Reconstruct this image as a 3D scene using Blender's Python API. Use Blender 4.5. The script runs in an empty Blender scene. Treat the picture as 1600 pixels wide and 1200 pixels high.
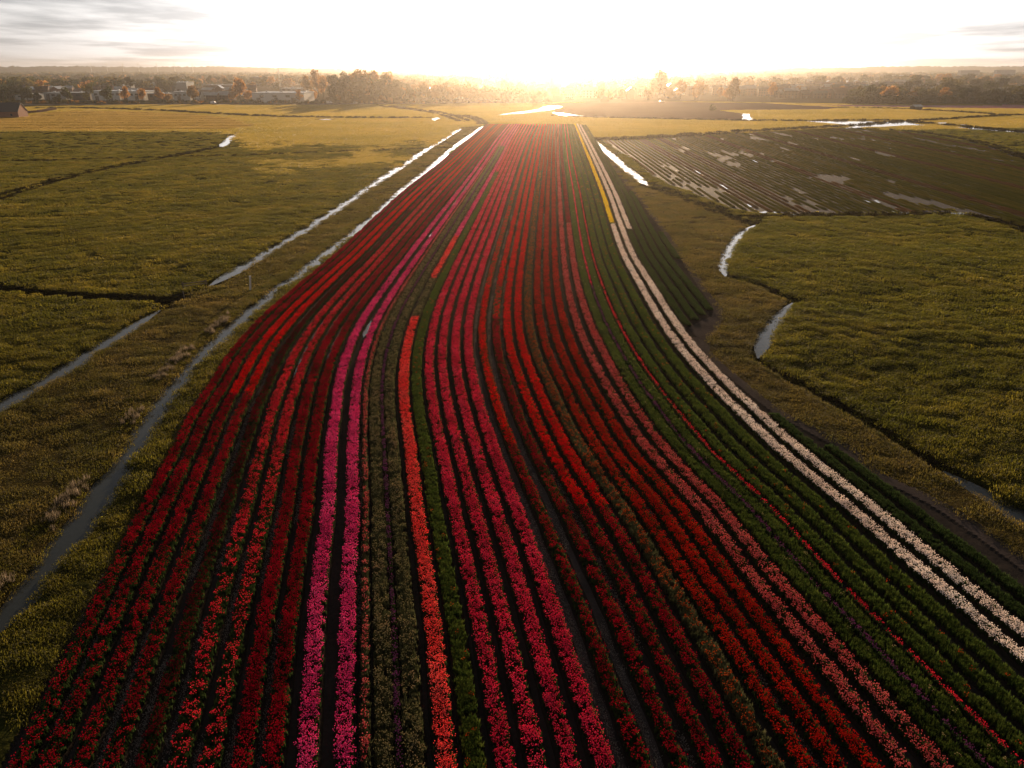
import bpy, math, random
import numpy as np
from mathutils import Vector

random.seed(7)
RNG = np.random.default_rng(11)
C = bpy.context.scene.collection
S = bpy.context.scene

# ------------------------------------------------------------------ camera, sky, sun, exposure
H = 30.0
F = 1110.0
PITCH = math.radians(23.86)
cam_d = bpy.data.cameras.new('camera')
cam = bpy.data.objects.new('camera', cam_d)
C.objects.link(cam)
cam.location = (0, 0, H)
cam.rotation_euler = (math.radians(90) - PITCH, 0, 0)
cam_d.sensor_width = 36
cam_d.lens = 36 * F / 1600
cam_d.clip_end = 30000
cam_d.clip_start = 0.5
S.camera = cam

SUN_EL = math.radians(8.0)
SUN_AZ = math.radians(3.4)
S.render.engine = 'CYCLES'
S.view_settings.view_transform = 'Standard'
S.view_settings.look = 'None'
S.view_settings.exposure = 0.68
S.view_settings.gamma = 1
S.view_settings.use_curve_mapping = False
S.cycles.volume_bounces = 0
S.cycles.max_bounces = 5
S.cycles.transparent_max_bounces = 6

world = bpy.data.worlds.new('World')
S.world = world
world.use_nodes = True
wn = world.node_tree
wn.nodes.clear()


def N(nt, t, **kw):
    n = nt.nodes.new(t)
    for k, v in kw.items():
        if k.startswith('i_'):
            n.inputs[k[2:].replace('_', ' ')].default_value = v
        else:
            setattr(n, k, v)
    return n


def ramp(nt, stops, interp='LINEAR'):
    r = nt.nodes.new('ShaderNodeValToRGB')
    r.color_ramp.interpolation = interp
    e = r.color_ramp.elements
    while len(e) < len(stops):
        e.new(0.5)
    for k, (p, c) in enumerate(stops):
        e[k].position = p
        e[k].color = (c[0], c[1], c[2], 1)
    return r


sky = N(wn, 'ShaderNodeTexSky', sky_type='NISHITA')
sky.sun_disc = False
sky.sun_elevation = SUN_EL
sky.sun_rotation = SUN_AZ
sky.air_density = 1.0
sky.dust_density = 1.5
sky.ozone_density = 1.0
bg = N(wn, 'ShaderNodeBackground')
bg.inputs['Strength'].default_value = 0.07
out = N(wn, 'ShaderNodeOutputWorld')
# cloud deck, laid out on a plane high above the ground so that it recedes to the horizon
tc = N(wn, 'ShaderNodeTexCoord')
sep = N(wn, 'ShaderNodeSeparateXYZ')
wn.links.new(tc.outputs['Generated'], sep.inputs[0])
mz = N(wn, 'ShaderNodeMath', operation='MAXIMUM')
mz.inputs[1].default_value = 0.0
wn.links.new(sep.outputs['Z'], mz.inputs[0])
az = N(wn, 'ShaderNodeMath', operation='ADD')
az.inputs[1].default_value = 0.045
wn.links.new(mz.outputs[0], az.inputs[0])
dv = N(wn, 'ShaderNodeVectorMath', operation='DIVIDE')
cmb = N(wn, 'ShaderNodeCombineXYZ')
for k in range(3):
    wn.links.new(az.outputs[0], cmb.inputs[k])
wn.links.new(tc.outputs['Generated'], dv.inputs[0])
wn.links.new(cmb.outputs[0], dv.inputs[1])
mp = N(wn, 'ShaderNodeMapping')
mp.inputs['Scale'].default_value = (0.42, 0.30, 0)
mp.inputs['Location'].default_value = (3.3, 1.4, 0)
wn.links.new(dv.outputs[0], mp.inputs[0])
cn = N(wn, 'ShaderNodeTexNoise')
cn.inputs['Scale'].default_value = 1.0
cn.inputs['Detail'].default_value = 7
cn.inputs['Roughness'].default_value = 0.55
wn.links.new(mp.outputs[0], cn.inputs['Vector'])
cr = ramp(wn, [(0.40, (0, 0, 0)), (0.62, (1, 1, 1))])
wn.links.new(cn.outputs['Fac'], cr.inputs[0])
# a cloud has the brightness of the sky around it, without its colour; thick parts let less through
lum = N(wn, 'ShaderNodeRGBToBW')
wn.links.new(sky.outputs[0], lum.inputs[0])
cc = ramp(wn, [(0.36, (1.22, 1.22, 1.24)), (0.47, (1.08, 1.08, 1.10)), (0.58, (0.58, 0.61, 0.66)), (0.75, (0.40, 0.43, 0.49))])
wn.links.new(cn.outputs['Fac'], cc.inputs[0])
cm = N(wn, 'ShaderNodeMix', data_type='RGBA', blend_type='MULTIPLY')
cm.inputs['Factor'].default_value = 1.0
wn.links.new(lum.outputs[0], cm.inputs['A'])
wn.links.new(cc.outputs[0], cm.inputs['B'])
mx = N(wn, 'ShaderNodeMix', data_type='RGBA')
mx.inputs['Factor'].default_value = 0.93
wn.links.new(sky.outputs[0], mx.inputs['A'])
wn.links.new(cm.outputs['Result'], mx.inputs['B'])
wn.links.new(mx.outputs['Result'], bg.inputs['Color'])
wn.links.new(bg.outputs[0], out.inputs['Surface'])

sun_d = bpy.data.lights.new('sun', 'SUN')
sun_d.energy = 5.0
sun_d.angle = math.radians(0.6)
sun_d.color = (1.0, 0.70, 0.42)
sun = bpy.data.objects.new('sun', sun_d)
C.objects.link(sun)
sdir = Vector((math.sin(SUN_AZ) * math.cos(SUN_EL), math.cos(SUN_AZ) * math.cos(SUN_EL), math.sin(SUN_EL)))
sun.rotation_euler = sdir.to_track_quat('Z', 'Y').to_euler()
sun.location = (0, 0, 200)

HAZE_DENSITY = 0.00011
HAZE_ANISO = 0.90

# ------------------------------------------------------------------ geometry helpers
cp, sp = math.cos(PITCH), math.sin(PITCH)


def gp(px, py, z=0.0):
    """photo pixel -> point on the level plane of height z"""
    px = np.asarray(px, float)
    py = np.asarray(py, float)
    dx = px - 800
    dy = F * cp + (600 - py) * sp
    dz = -F * sp + (600 - py) * cp
    t = (z - H) / dz
    return np.stack([dx * t, dy * t], -1)


def depth(y):   # distance along the optical axis of a ground point with world y
    return y * cp + H * sp


def new_mesh(name, verts, faces, mat=None, smooth=False, link=True, parent=None):
    me = bpy.data.meshes.new(name)
    verts = np.asarray(verts, np.float32).reshape(-1, 3)
    if isinstance(faces, np.ndarray):
        k = faces.shape[1]
        me.vertices.add(len(verts))
        me.vertices.foreach_set('co', verts.ravel())
        me.loops.add(faces.size)
        me.loops.foreach_set('vertex_index', faces.astype(np.int32).ravel())
        me.polygons.add(len(faces))
        me.polygons.foreach_set('loop_start', np.arange(0, faces.size, k, dtype=np.int32))
        me.update(calc_edges=True)
    else:
        me.from_pydata([tuple(map(float, v)) for v in verts], [], [tuple(int(i) for i in f) for f in faces])
        me.update()
    if mat is not None:
        me.materials.append(mat)
    if smooth:
        me.polygons.foreach_set('use_smooth', [True] * len(me.polygons))
    if not link:
        return me
    o = bpy.data.objects.new(name, me)
    C.objects.link(o)
    if parent:
        o.parent = parent
    return o


def obj(name, me, parent=None, loc=(0, 0, 0), rz=0.0, scale=None):
    o = bpy.data.objects.new(name, me)
    C.objects.link(o)
    o.location = loc
    o.rotation_euler = (0, 0, rz)
    if scale is not None:
        o.scale = scale
    if parent:
        o.parent = parent
    return o


def empty(name, label, cat, loc=(0, 0, 0), rz=0.0, group=None, scale=None):
    o = bpy.data.objects.new(name, None)
    C.objects.link(o)
    o.location = loc
    o.rotation_euler = (0, 0, rz)
    if scale is not None:
        o.scale = scale
    o['label'] = label
    o['category'] = cat
    if group:
        o['group'] = group
    return o


class MB:
    def __init__(s):
        s.v = []
        s.f = []

    def quad(s, a, b, c, d):
        n = len(s.v)
        s.v += [a, b, c, d]
        s.f.append((n, n + 1, n + 2, n + 3))

    def tri(s, a, b, c):
        n = len(s.v)
        s.v += [a, b, c]
        s.f.append((n, n + 1, n + 2))

    def box(s, x0, x1, y0, y1, z0, z1):
        n = len(s.v)
        s.v += [(x0, y0, z0), (x1, y0, z0), (x1, y1, z0), (x0, y1, z0), (x0, y0, z1), (x1, y0, z1), (x1, y1, z1), (x0, y1, z1)]
        for f in ((0, 3, 2, 1), (4, 5, 6, 7), (0, 1, 5, 4), (1, 2, 6, 5), (2, 3, 7, 6), (3, 0, 4, 7)):
            s.f.append(tuple(n + k for k in f))

    def tube(s, a, b, r0, r1, n=6):
        a = Vector(a)
        b = Vector(b)
        d = (b - a).normalized()
        u = d.orthogonal().normalized()
        w = d.cross(u)
        k0 = len(s.v)
        for p, r in ((a, r0), (b, r1)):
            for i in range(n):
                t = 2 * math.pi * i / n
                q = p + (u * math.cos(t) + w * math.sin(t)) * r
                s.v.append(tuple(q))
        for i in range(n):
            j = (i + 1) % n
            s.f.append((k0 + i, k0 + j, k0 + n + j, k0 + n + i))
        s.f.append(tuple(k0 + n + i for i in range(n)))

    def mesh(s, name, mat=None, smooth=False):
        return new_mesh(name, s.v, s.f, mat, smooth, link=False)


def vnoise(x, y, seed=0):
    xi = np.floor(x).astype(np.int64)
    yi = np.floor(y).astype(np.int64)
    xf = x - xi
    yf = y - yi
    u = xf * xf * (3 - 2 * xf)
    v = yf * yf * (3 - 2 * yf)

    def h(a, b):
        n = (a * 374761393 + b * 668265263 + seed * 1442695041) & 0xffffffff
        n = ((n ^ (n >> 13)) * 1274126177) & 0xffffffff
        return ((n ^ (n >> 16)) & 0xffff) / 65535.0
    return (h(xi, yi) * (1 - u) + h(xi + 1, yi) * u) * (1 - v) + (h(xi, yi + 1) * (1 - u) + h(xi + 1, yi + 1) * u) * v


def fbm(x, y, s, oct=3, seed=0):
    a = 0
    w = 1.0
    t = 0
    for k in range(oct):
        a = a + w * vnoise(x / s * 2 ** k, y / s * 2 ** k, seed + k)
        t += w
        w *= 0.55
    return a / t


def inpoly(x, y, poly):
    poly = np.asarray(poly)
    r = np.zeros(x.shape, bool)
    n = len(poly)
    j = n - 1
    for i in range(n):
        xi, yi = poly[i]
        xj, yj = poly[j]
        if yi != yj:
            c = ((yi > y) != (yj > y)) & (x < (xj - xi) * (y - yi) / (yj - yi) + xi)
            r ^= c
        j = i
    return r


def pdist(x, y, line):
    d = np.full(x.shape, 1e9)
    for (a, b) in zip(line[:-1], line[1:]):
        ab = b - a
        L = max(float(ab @ ab), 1e-9)
        t = np.clip(((x - a[0]) * ab[0] + (y - a[1]) * ab[1]) / L, 0, 1)
        d = np.minimum(d, np.hypot(x - a[0] - t * ab[0], y - a[1] - t * ab[1]))
    return d


def smooth_line(pts, step=3.0):
    """Catmull-Rom through ground points, resampled"""
    P = np.asarray(pts, float)
    P = np.vstack([2 * P[0] - P[1], P, 2 * P[-1] - P[-2]])
    out = []
    for i in range(1, len(P) - 2):
        L = np.linalg.norm(P[i + 1] - P[i])
        n = max(2, int(L / step))
        t = np.linspace(0, 1, n, endpoint=False)[:, None]
        out.append(0.5 * (2 * P[i] + (P[i + 1] - P[i - 1]) * t + (2 * P[i - 1] - 5 * P[i] + 4 * P[i + 1] - P[i + 2]) * t ** 2
                          + (3 * P[i] - P[i - 1] - 3 * P[i + 1] + P[i + 2]) * t ** 3))
    out.append(P[-2][None])
    return np.vstack(out)


def pxline(*p):
    a = np.array(p, float)
    return gp(a[:, 0], a[:, 1])


# ------------------------------------------------------------------ materials
def mat_new(name):
    m = bpy.data.materials.new(name)
    m.use_nodes = True
    nt = m.node_tree
    nt.nodes.clear()
    o = nt.nodes.new('ShaderNodeOutputMaterial')
    return m, nt, o


def plain(name, col, rough=0.8, var=0.15, scale=2.0, metal=0.0, bump=0.0):
    m, nt, o = mat_new(name)
    b = N(nt, 'ShaderNodeBsdfPrincipled')
    b.inputs['Roughness'].default_value = rough
    b.inputs['Metallic'].default_value = metal
    t = N(nt, 'ShaderNodeTexCoord')
    n = N(nt, 'ShaderNodeTexNoise')
    n.inputs['Scale'].default_value = scale
    n.inputs['Detail'].default_value = 5
    nt.links.new(t.outputs['Object'], n.inputs['Vector'])
    r = ramp(nt, [(0.3, [c * (1 - var) for c in col]), (0.7, [min(1, c * (1 + var)) for c in col])])
    nt.links.new(n.outputs['Fac'], r.inputs[0])
    nt.links.new(r.outputs[0], b.inputs['Base Color'])
    if bump:
        bp = N(nt, 'ShaderNodeBump')
        bp.inputs['Strength'].default_value = bump
        nt.links.new(n.outputs['Fac'], bp.inputs['Height'])
        nt.links.new(bp.outputs[0], b.inputs['Normal'])
    nt.links.new(b.outputs[0], o.inputs[0])
    return m


def leafy(name, cols, trans=0.5, tcol=1.6, rough=0.6, world_scale=0.0, tint=(1, 1, 1), spec=0.0):
    """leaf / petal / blade: diffuse + translucent; colour differs from clump to clump"""
    m, nt, o = mat_new(name)
    oi = N(nt, 'ShaderNodeObjectInfo')
    k = len(cols)
    r = ramp(nt, [(i / max(1, k - 1), c) for i, c in enumerate(cols)])
    if world_scale:
        ge = N(nt, 'ShaderNodeNewGeometry')
        n = N(nt, 'ShaderNodeTexNoise')
        n.inputs['Scale'].default_value = world_scale
        n.inputs['Detail'].default_value = 3
        nt.links.new(ge.outputs['Position'], n.inputs['Vector'])
        mr = N(nt, 'ShaderNodeMapRange')
        mr.inputs['From Min'].default_value = 0.32
        mr.inputs['From Max'].default_value = 0.68
        nt.links.new(n.outputs['Fac'], mr.inputs['Value'])
        mi = N(nt, 'ShaderNodeMix', data_type='FLOAT')
        mi.inputs['Factor'].default_value = 0.4
        nt.links.new(mr.outputs[0], mi.inputs['A'])
        nt.links.new(oi.outputs['Random'], mi.inputs['B'])
        nt.links.new(mi.outputs['Result'], r.inputs[0])
    else:
        nt.links.new(oi.outputs['Random'], r.inputs[0])
    b = N(nt, 'ShaderNodeBsdfPrincipled')
    b.inputs['Roughness'].default_value = rough
    b.inputs['Specular IOR Level'].default_value = spec
    nt.links.new(r.outputs[0], b.inputs['Base Color'])
    tr = N(nt, 'ShaderNodeBsdfTranslucent')
    ml = N(nt, 'ShaderNodeMix', data_type='RGBA', blend_type='MULTIPLY')
    ml.inputs['Factor'].default_value = 1
    nt.links.new(r.outputs[0], ml.inputs['A'])
    ml.inputs['B'].default_value = (tcol * tint[0], tcol * tint[1], tcol * tint[2], 1)
    nt.links.new(ml.outputs['Result'], tr.inputs['Color'])
    ms = N(nt, 'ShaderNodeMixShader')
    ms.inputs[0].default_value = trans
    nt.links.new(b.outputs[0], ms.inputs[1])
    nt.links.new(tr.outputs[0], ms.inputs[2])
    nt.links.new(ms.outputs[0], o.inputs[0])
    return m


def ground_mat(name, stops, s1=0.05, s2=1.2, rough=0.9, bump=0.6, bscale=3.0, spec=0.2, wet=None, dist=0.2):
    """soil / turf seen in world coordinates: two noises mixed, optional wet gloss"""
    m, nt, o = mat_new(name)
    ge = N(nt, 'ShaderNodeNewGeometry')
    n1 = N(nt, 'ShaderNodeTexNoise')
    n1.inputs['Scale'].default_value = s1
    n1.inputs['Detail'].default_value = 6
    n2 = N(nt, 'ShaderNodeTexNoise')
    n2.inputs['Scale'].default_value = s2
    n2.inputs['Detail'].default_value = 6
    n2.inputs['Roughness'].default_value = 0.65
    for n in (n1, n2):
        nt.links.new(ge.outputs['Position'], n.inputs['Vector'])
    mi = N(nt, 'ShaderNodeMix', data_type='FLOAT')
    mi.inputs['Factor'].default_value = 0.5
    nt.links.new(n1.outputs['Fac'], mi.inputs['A'])
    nt.links.new(n2.outputs['Fac'], mi.inputs['B'])
    r = ramp(nt, stops)
    nt.links.new(mi.outputs['Result'], r.inputs[0])
    b = N(nt, 'ShaderNodeBsdfPrincipled')
    b.inputs['Specular IOR Level'].default_value = spec if wet else 0.0
    nt.links.new(r.outputs[0], b.inputs['Base Color'])
    if wet:
        rr = ramp(nt, [(wet[0], (wet[2],) * 3), (wet[1], (rough,) * 3)])
        nt.links.new(mi.outputs['Result'], rr.inputs[0])
        nt.links.new(rr.outputs[0], b.inputs['Roughness'])
    else:
        b.inputs['Roughness'].default_value = rough
    n3 = N(nt, 'ShaderNodeTexNoise')
    n3.inputs['Scale'].default_value = bscale
    n3.inputs['Detail'].default_value = 6
    nt.links.new(ge.outputs['Position'], n3.inputs['Vector'])
    bp = N(nt, 'ShaderNodeBump')
    bp.inputs['Strength'].default_value = bump
    bp.inputs['Distance'].default_value = dist
    nt.links.new(n3.outputs['Fac'], bp.inputs['Height'])
    nt.links.new(bp.outputs[0], b.inputs['Normal'])
    nt.links.new(b.outputs[0], o.inputs[0])
    return m


M_meadow = ground_mat('meadow_turf', [(0.35, (0.020, 0.024, 0.006)), (0.65, (0.045, 0.044, 0.012))])
M_verge = ground_mat('verge_turf', [(0.35, (0.035, 0.027, 0.010)), (0.65, (0.065, 0.048, 0.018))])
M_gold = ground_mat('far_meadow_turf', [(0.3, (0.10, 0.08, 0.014)), (0.7, (0.17, 0.12, 0.022))], s1=0.03)  # sun glow over the far grass is put into this golden colour
M_soil = ground_mat('furrow_soil', [(0.3, (0.018, 0.016, 0.016)), (0.7, (0.045, 0.038, 0.036))], s1=0.3, s2=4, bscale=9, rough=0.9, spec=0.1, dist=0.05)
M_bed = ground_mat('bed_soil', [(0.3, (0.014, 0.012, 0.010)), (0.7, (0.030, 0.024, 0.020))], s1=0.3, s2=5, bscale=10, dist=0.05)
M_track = ground_mat('track_soil', [(0.3, (0.035, 0.030, 0.029)), (0.7, (0.085, 0.07, 0.068))], s1=0.3, s2=3, bscale=6, rough=0.85, spec=0.12, dist=0.06)
M_plough = ground_mat('ploughed_soil', [(0.3, (0.10, 0.065, 0.055)), (0.7, (0.15, 0.10, 0.085))], s1=0.02, s2=0.5, bscale=0.8, bump=0.8, dist=0.3)
M_flood = ground_mat('waterlogged_soil', [(0.3, (0.030, 0.030, 0.037)), (0.7, (0.068, 0.066, 0.080))], s1=0.06, s2=1.5, bscale=2.5, rough=0.8, spec=0.04, wet=(0.40, 0.5, 0.7), dist=0.1)
M_ditch = ground_mat('ditch_mud', [(0.3, (0.010, 0.010, 0.007)), (0.7, (0.022, 0.019, 0.012))], s1=0.4, s2=3, bscale=4)
M_town = ground_mat('town_ground', [(0.3, (0.035, 0.035, 0.025)), (0.7, (0.07, 0.06, 0.04))], s1=0.01, s2=0.08, bscale=0.3)

# water
M_water, nt, o = mat_new('ditch_water')
b = N(nt, 'ShaderNodeBsdfPrincipled')
b.inputs['Base Color'].default_value = (0.03, 0.035, 0.035, 1)
b.inputs['Roughness'].default_value = 0.10
b.inputs['IOR'].default_value = 1.33
b.inputs['Specular IOR Level'].default_value = 0.4
ge = N(nt, 'ShaderNodeNewGeometry')
n = N(nt, 'ShaderNodeTexNoise')
n.inputs['Scale'].default_value = 2.2
n.inputs['Detail'].default_value = 4
nt.links.new(ge.outputs['Position'], n.inputs['Vector'])
bp = N(nt, 'ShaderNodeBump')
bp.inputs['Strength'].default_value = 0.25
bp.inputs['Distance'].default_value = 0.03
nt.links.new(n.outputs['Fac'], bp.inputs['Height'])
nt.links.new(bp.outputs[0], b.inputs['Normal'])
nt.links.new(b.outputs[0], o.inputs[0])

# ------------------------------------------------------------------ haze (air)
FAR = 6100.0
mb = MB()
mb.box(-FAR, FAR, -400, FAR, -3.0, 82.0)
me = mb.mesh('haze')
m, nt, o = mat_new('air')
pv = N(nt, 'ShaderNodeVolumePrincipled')
pv.inputs['Color'].default_value = (0.97, 0.89, 0.80, 1)
pv.inputs['Density'].default_value = HAZE_DENSITY
pv.inputs['Anisotropy'].default_value = HAZE_ANISO
nt.links.new(pv.outputs[0], o.inputs['Volume'])
me.materials.append(m)
hz = obj('haze', me)
hz['kind'] = 'stuff'
hz['label'] = 'warm haze lying over the fields and the town'

# ------------------------------------------------------------------ layout: ditches and fields
# name, pixel points, half width of water, bank width, depth, wet
DITCH = [
    ('outer_canal', [(-60, 665), (0, 631), (62, 598), (125, 558), (187, 520), (250, 481)], 0.55, 1.1, 0.75, 1),
    ('outer_dry', [(250, 481), (275, 465), (325, 445)], 0.3, 1.0, 0.6, 0),
    ('outer_canal', [(325, 445), (406, 399), (500, 342), (575, 292), (640, 250), (667, 232), (720, 199)], 0.75, 1.1, 0.7, 1),
    ('outer_dry', [(720, 199), (700, 191), (682, 186)], 0.6, 1.4, 0.7, 0),
    ('side_ditch', [(-60, 446), (0, 450), (60, 455), (130, 461), (210, 465), (275, 468)], 1.1, 1.2, 1.5, 0),
    ('inner_canal', [(755, 195), (745, 204), (712, 227), (665, 267), (615, 307), (575, 342), (520, 385), (482, 415), (437, 447), (422, 459),
                     (344, 525), (275, 597), (219, 681), (175, 744), (130, 808), (80, 870), (30, 935), (-40, 1010)], 0.6, 0.8, 0.7, 1),
    ('inner_dry', [(755, 195), (748, 188), (728, 182), (700, 181)], 0.7, 1.6, 0.7, 0),
    ('cross', [(-60, 207), (0, 206), (180, 205.5), (362, 204), (397, 200), (440, 193), (487, 187)], 1.5, 1.6, 1.3, 0),
    ('link', [(370, 206), (358, 217), (345, 229)], 1.0, 1.2, 0.7, 1),
    ('slant', [(345, 229), (337, 231), (250, 248), (125, 272), (0, 309), (-80, 335)], 0.8, 1.3, 1.0, 0),
    ('thin', [(-60, 254), (0, 252), (250, 246), (400, 242), (500, 238), (667, 232), (708, 231)], 0.7, 0.9, 0.8, 0),
    ('far_cross', [(60, 169), (150, 169.5), (250, 173), (400, 181), (500, 183.5), (600, 184.5), (680, 184)], 1.9, 1.9, 1.4, 0),
    ('wood_ditch', [(600, 166), (650, 172), (690, 178), (727, 190)], 2.0, 2.0, 1.4, 0),
    ('right_canal', [(905, 200), (918, 209), (927, 219), (950, 237), (977, 260), (1012, 289)], 0.85, 1.0, 0.6, 1),
    ('right_dry', [(1012, 289), (1040, 298), (1075, 310), (1137, 334), (1178, 348)], 0.8, 1.6, 1.1, 0),
    ('right_canal', [(1181, 349), (1160, 362), (1142, 385), (1131, 412), (1134, 429)], 0.55, 1.0, 0.7, 1),
    ('right_dry', [(1134, 429), (1162, 436), (1200, 449), (1231, 466)], 0.3, 1.7, 0.9, 0),
    ('right_canal', [(1239, 470), (1222, 489), (1206, 509), (1192, 534), (1185, 556)], 0.5, 0.9, 0.7, 1),
    ('right_dry', [(1185, 556), (1194, 569), (1287, 619), (1381, 675), (1475, 731)], 0.35, 1.2, 0.85, 0),
    ('right_canal', [(1475, 731), (1553, 775), (1620, 822), (1700, 880)], 0.5, 0.9, 0.7, 1),
    ('top_ditch', [(925, 217), (1000, 216), (1162, 205.5), (1320, 197), (1395, 191), (1480, 186), (1575, 180.5), (1680, 178)], 1.6, 1.8, 1.3, 0),
    ('plough_ditch', [(865, 181), (930, 183.5), (1060, 186.5), (1160, 188.5), (1255, 189), (1400, 188.5), (1445, 193), (1520, 199), (1600, 206), (1700, 213)], 1.5, 1.6, 1.3, 0),
    ('right_cross', [(1140, 336.5), (1180, 337), (1300, 336.5), (1420, 335), (1500, 334), (1560, 345), (1610, 362), (1680, 385)], 0.6, 1.2, 0.8, 0),
    ('edge_ditch', [(1335, 201), (1400, 203), (1450, 208), (1540, 225), (1610, 249), (1680, 270)], 0.8, 1.5, 0.9, 0),
    ('track_ditch', [(1310, 168), (1400, 170), (1500, 175), (1575, 180)], 1.6, 2.0, 1.3, 0),
]
DL = [(n, smooth_line(pxline(*p), 4.0), w, bk, dp, wet) for n, p, w, bk, dp, wet in DITCH]

# tulip rows: pixel columns of the key rows at sampled lines of the photograph, unprojected onto the ground
YS = np.array([195, 220, 250, 300, 350, 400, 450, 500, 550, 600, 650, 700, 750, 800, 900, 1000, 1100, 1200], float)
KEY = {
    1: [762, 732, 697, 634, 580, 528, 468, 412, 368, 337, 305, 281, 255, 230, 180, 133, 85, 35],
    10: [796, 776, 755, 718, 679, 641, 604, 570, 546, 532, 525, 519, 516, 514, 502, 493, 486, 480],
    14: [812, 797, 782, 754, 726, 698, 671, 649, 636, 631, 634, 641, 647, 652, 666, 679, 688, 697],
    19: [834, 822, 810, 793, 777, 760, 745, 734, 732, 740, 753, 769, 787, 806, 843, 877, 910, 943],
    24: [856, 851, 847, 840, 834, 829, 825, 826, 836, 857, 880, 906, 938, 973, 1035, 1096, 1152, 1207],
    29: [877, 877, 878, 883, 888, 894, 903, 918, 940, 966, 998, 1033, 1077, 1125, 1203, 1288, 1375, 1462],
    36: [902, 914, 928, 950, 968, 988, 1018, 1049, 1086, 1132, 1184, 1238, 1299, 1362, 1480, 1603, 1725, 1850],
}
# position of every row in x at y=600
X600 = {1: 337, 2: 356, 3: 377, 4: 399, 5: 422, 6: 444, 7: 466, 8: 488, 9: 509, 10: 532, 11: 559, 11.5: 574, 12: 588, 12.5: 598, 13: 609,
        14: 631, 15: 651, 16: 672, 17: 694, 18: 717, 19: 740, 20: 766, 21: 792, 22: 814, 23: 836, 24: 857, 25: 877, 26: 898, 27: 920,
        28: 943, 29: 966, 30: 986, 30.5: 997, 31: 1009, 31.5: 1021, 32: 1036, 33: 1058, 34: 1082, 35: 1107, 36: 1132}
KI = sorted(KEY)


def key_ground(k):
    x = np.interp(np.linspace(195, 1200, 2), YS, KEY[k])  # touch
    p = gp(np.array(KEY[k], float), YS)
    # carry on below the frame
    p = np.vstack([p, p[-1] + (p[-1] - p[-2]) * 0.8, p[-1] + (p[-1] - p[-2]) * 1.8])
    return p


KG = {k: key_ground(k) for k in KI}
ROW = {}
for r, x6 in X600.items():
    a = max(k for k in KI if k <= r)
    bs = [k for k in KI if k >= r]
    bb = bs[0] if bs else a
    if a == bb:
        P = KG[a]
    else:
        t = (x6 - X600[a]) / (X600[bb] - X600[a])
        P = KG[a] * (1 - t) + KG[bb] * t
    ROW[r] = smooth_line(P, 2.0)


def smooth_arr(P, k=9):
    Q = P.copy()
    ker = np.ones(k) / k
    for c in range(2):
        pad = np.concatenate([2 * P[0, c] - P[1:k // 2 + 1, c][::-1], P[:, c], 2 * P[-1, c] - P[-k // 2:-1, c][::-1]])
        Q[:, c] = np.convolve(pad, ker, 'valid')[:len(P)]
    return Q


def offset_line(P, d):
    T = np.gradient(P, axis=0)
    T /= np.linalg.norm(T, axis=1)[:, None] + 1e-9
    Nn = np.stack([-T[:, 1], T[:, 0]], -1)
    return P + Nn * d


base36 = ROW[36]
sgn = 1.0 if offset_line(base36, 1.0)[len(base36) // 2, 0] > base36[len(base36) // 2, 0] else -1.0
for k in range(1, 10):
    ROW[36 + k] = smooth_line(offset_line(base36, sgn * 1.5 * k)[::6], 2.0)

# right border of the tulip field (the bare track beside it), left border just outside row 1
TRACK = [(920, 196), (932, 215), (943, 232), (955, 255), (978, 285), (1000, 312), (1030, 352), (1065, 402), (1098, 452), (1120, 484), (1110, 520), (1088, 530), (1104, 553), (1135, 580), (1178, 616), (1225, 650), (1319, 700),
         (1369, 741), (1425, 768), (1483, 800), (1600, 883), (1700, 960), (2000, 1230)]
TG = smooth_line(pxline(*TRACK), 3.0)
leftb = offset_line(ROW[1], -sgn * 1.0)
FIELD = np.vstack([leftb, TG[::-1]])
FIELD = np.vstack([leftb[::-1] if False else leftb, [[leftb[-1, 0], leftb[-1, 1] - 3], [TG[-1, 0], leftb[-1, 1] - 3]], TG[::-1]])
CROP = pxline((937, 218.5), (1000, 217.5), (1162, 207.5), (1320, 199), (1400, 204.5), (1450, 210), (1540, 227), (1610, 251), (1700, 275), (1720, 400), (1680, 383), (1605, 358), (1558, 342.5),
              (1500, 331), (1420, 332.5), (1300, 334), (1185, 334), (1140, 325), (1080, 301), (1045, 288), (1015, 272), (985, 248), (955, 229))
PLOUGH = pxline((845, 161.5), (1000, 158), (1110, 160), (1200, 161), (1262, 165), (1320, 167.5), (1300, 171), (1128, 172.5), (1160, 177), (1160, 188), (1060, 186), (930, 183), (880, 178), (858, 174), (880, 168))
MOWN = pxline((-80, 204), (60, 204), (362, 202), (400, 197), (360, 184), (300, 178), (200, 174), (110, 173), (30, 180), (-80, 186))
RIM = pxline((1250, 163.5), (1500, 165), (1700, 165), (1700, 171), (1500, 169), (1330, 166.5))
MUD = pxline((1075, 512), (1098, 499), (1127, 489), (1129, 500), (1112, 520), (1108, 548), (1101, 546))
VERGE_L = np.vstack([smooth_line(pxline(*(DITCH[5][1])), 6), smooth_line(pxline(*(DITCH[0][1] + DITCH[2][1])), 6)[::-1] if False else
                     smooth_line(pxline(*(list(DITCH[0][1]) + list(DITCH[2][1]))), 6)])
VERGE_R = np.vstack([TG, pxline((1700, 880), (1553, 775), (1381, 675), (1194, 569), (1185, 556), (1206, 509), (1239, 470), (1162, 436), (1134, 429), (1131, 412), (1160, 362), (1181, 349), (1075, 310), (1012, 289), (950, 237), (918, 209))])

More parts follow.
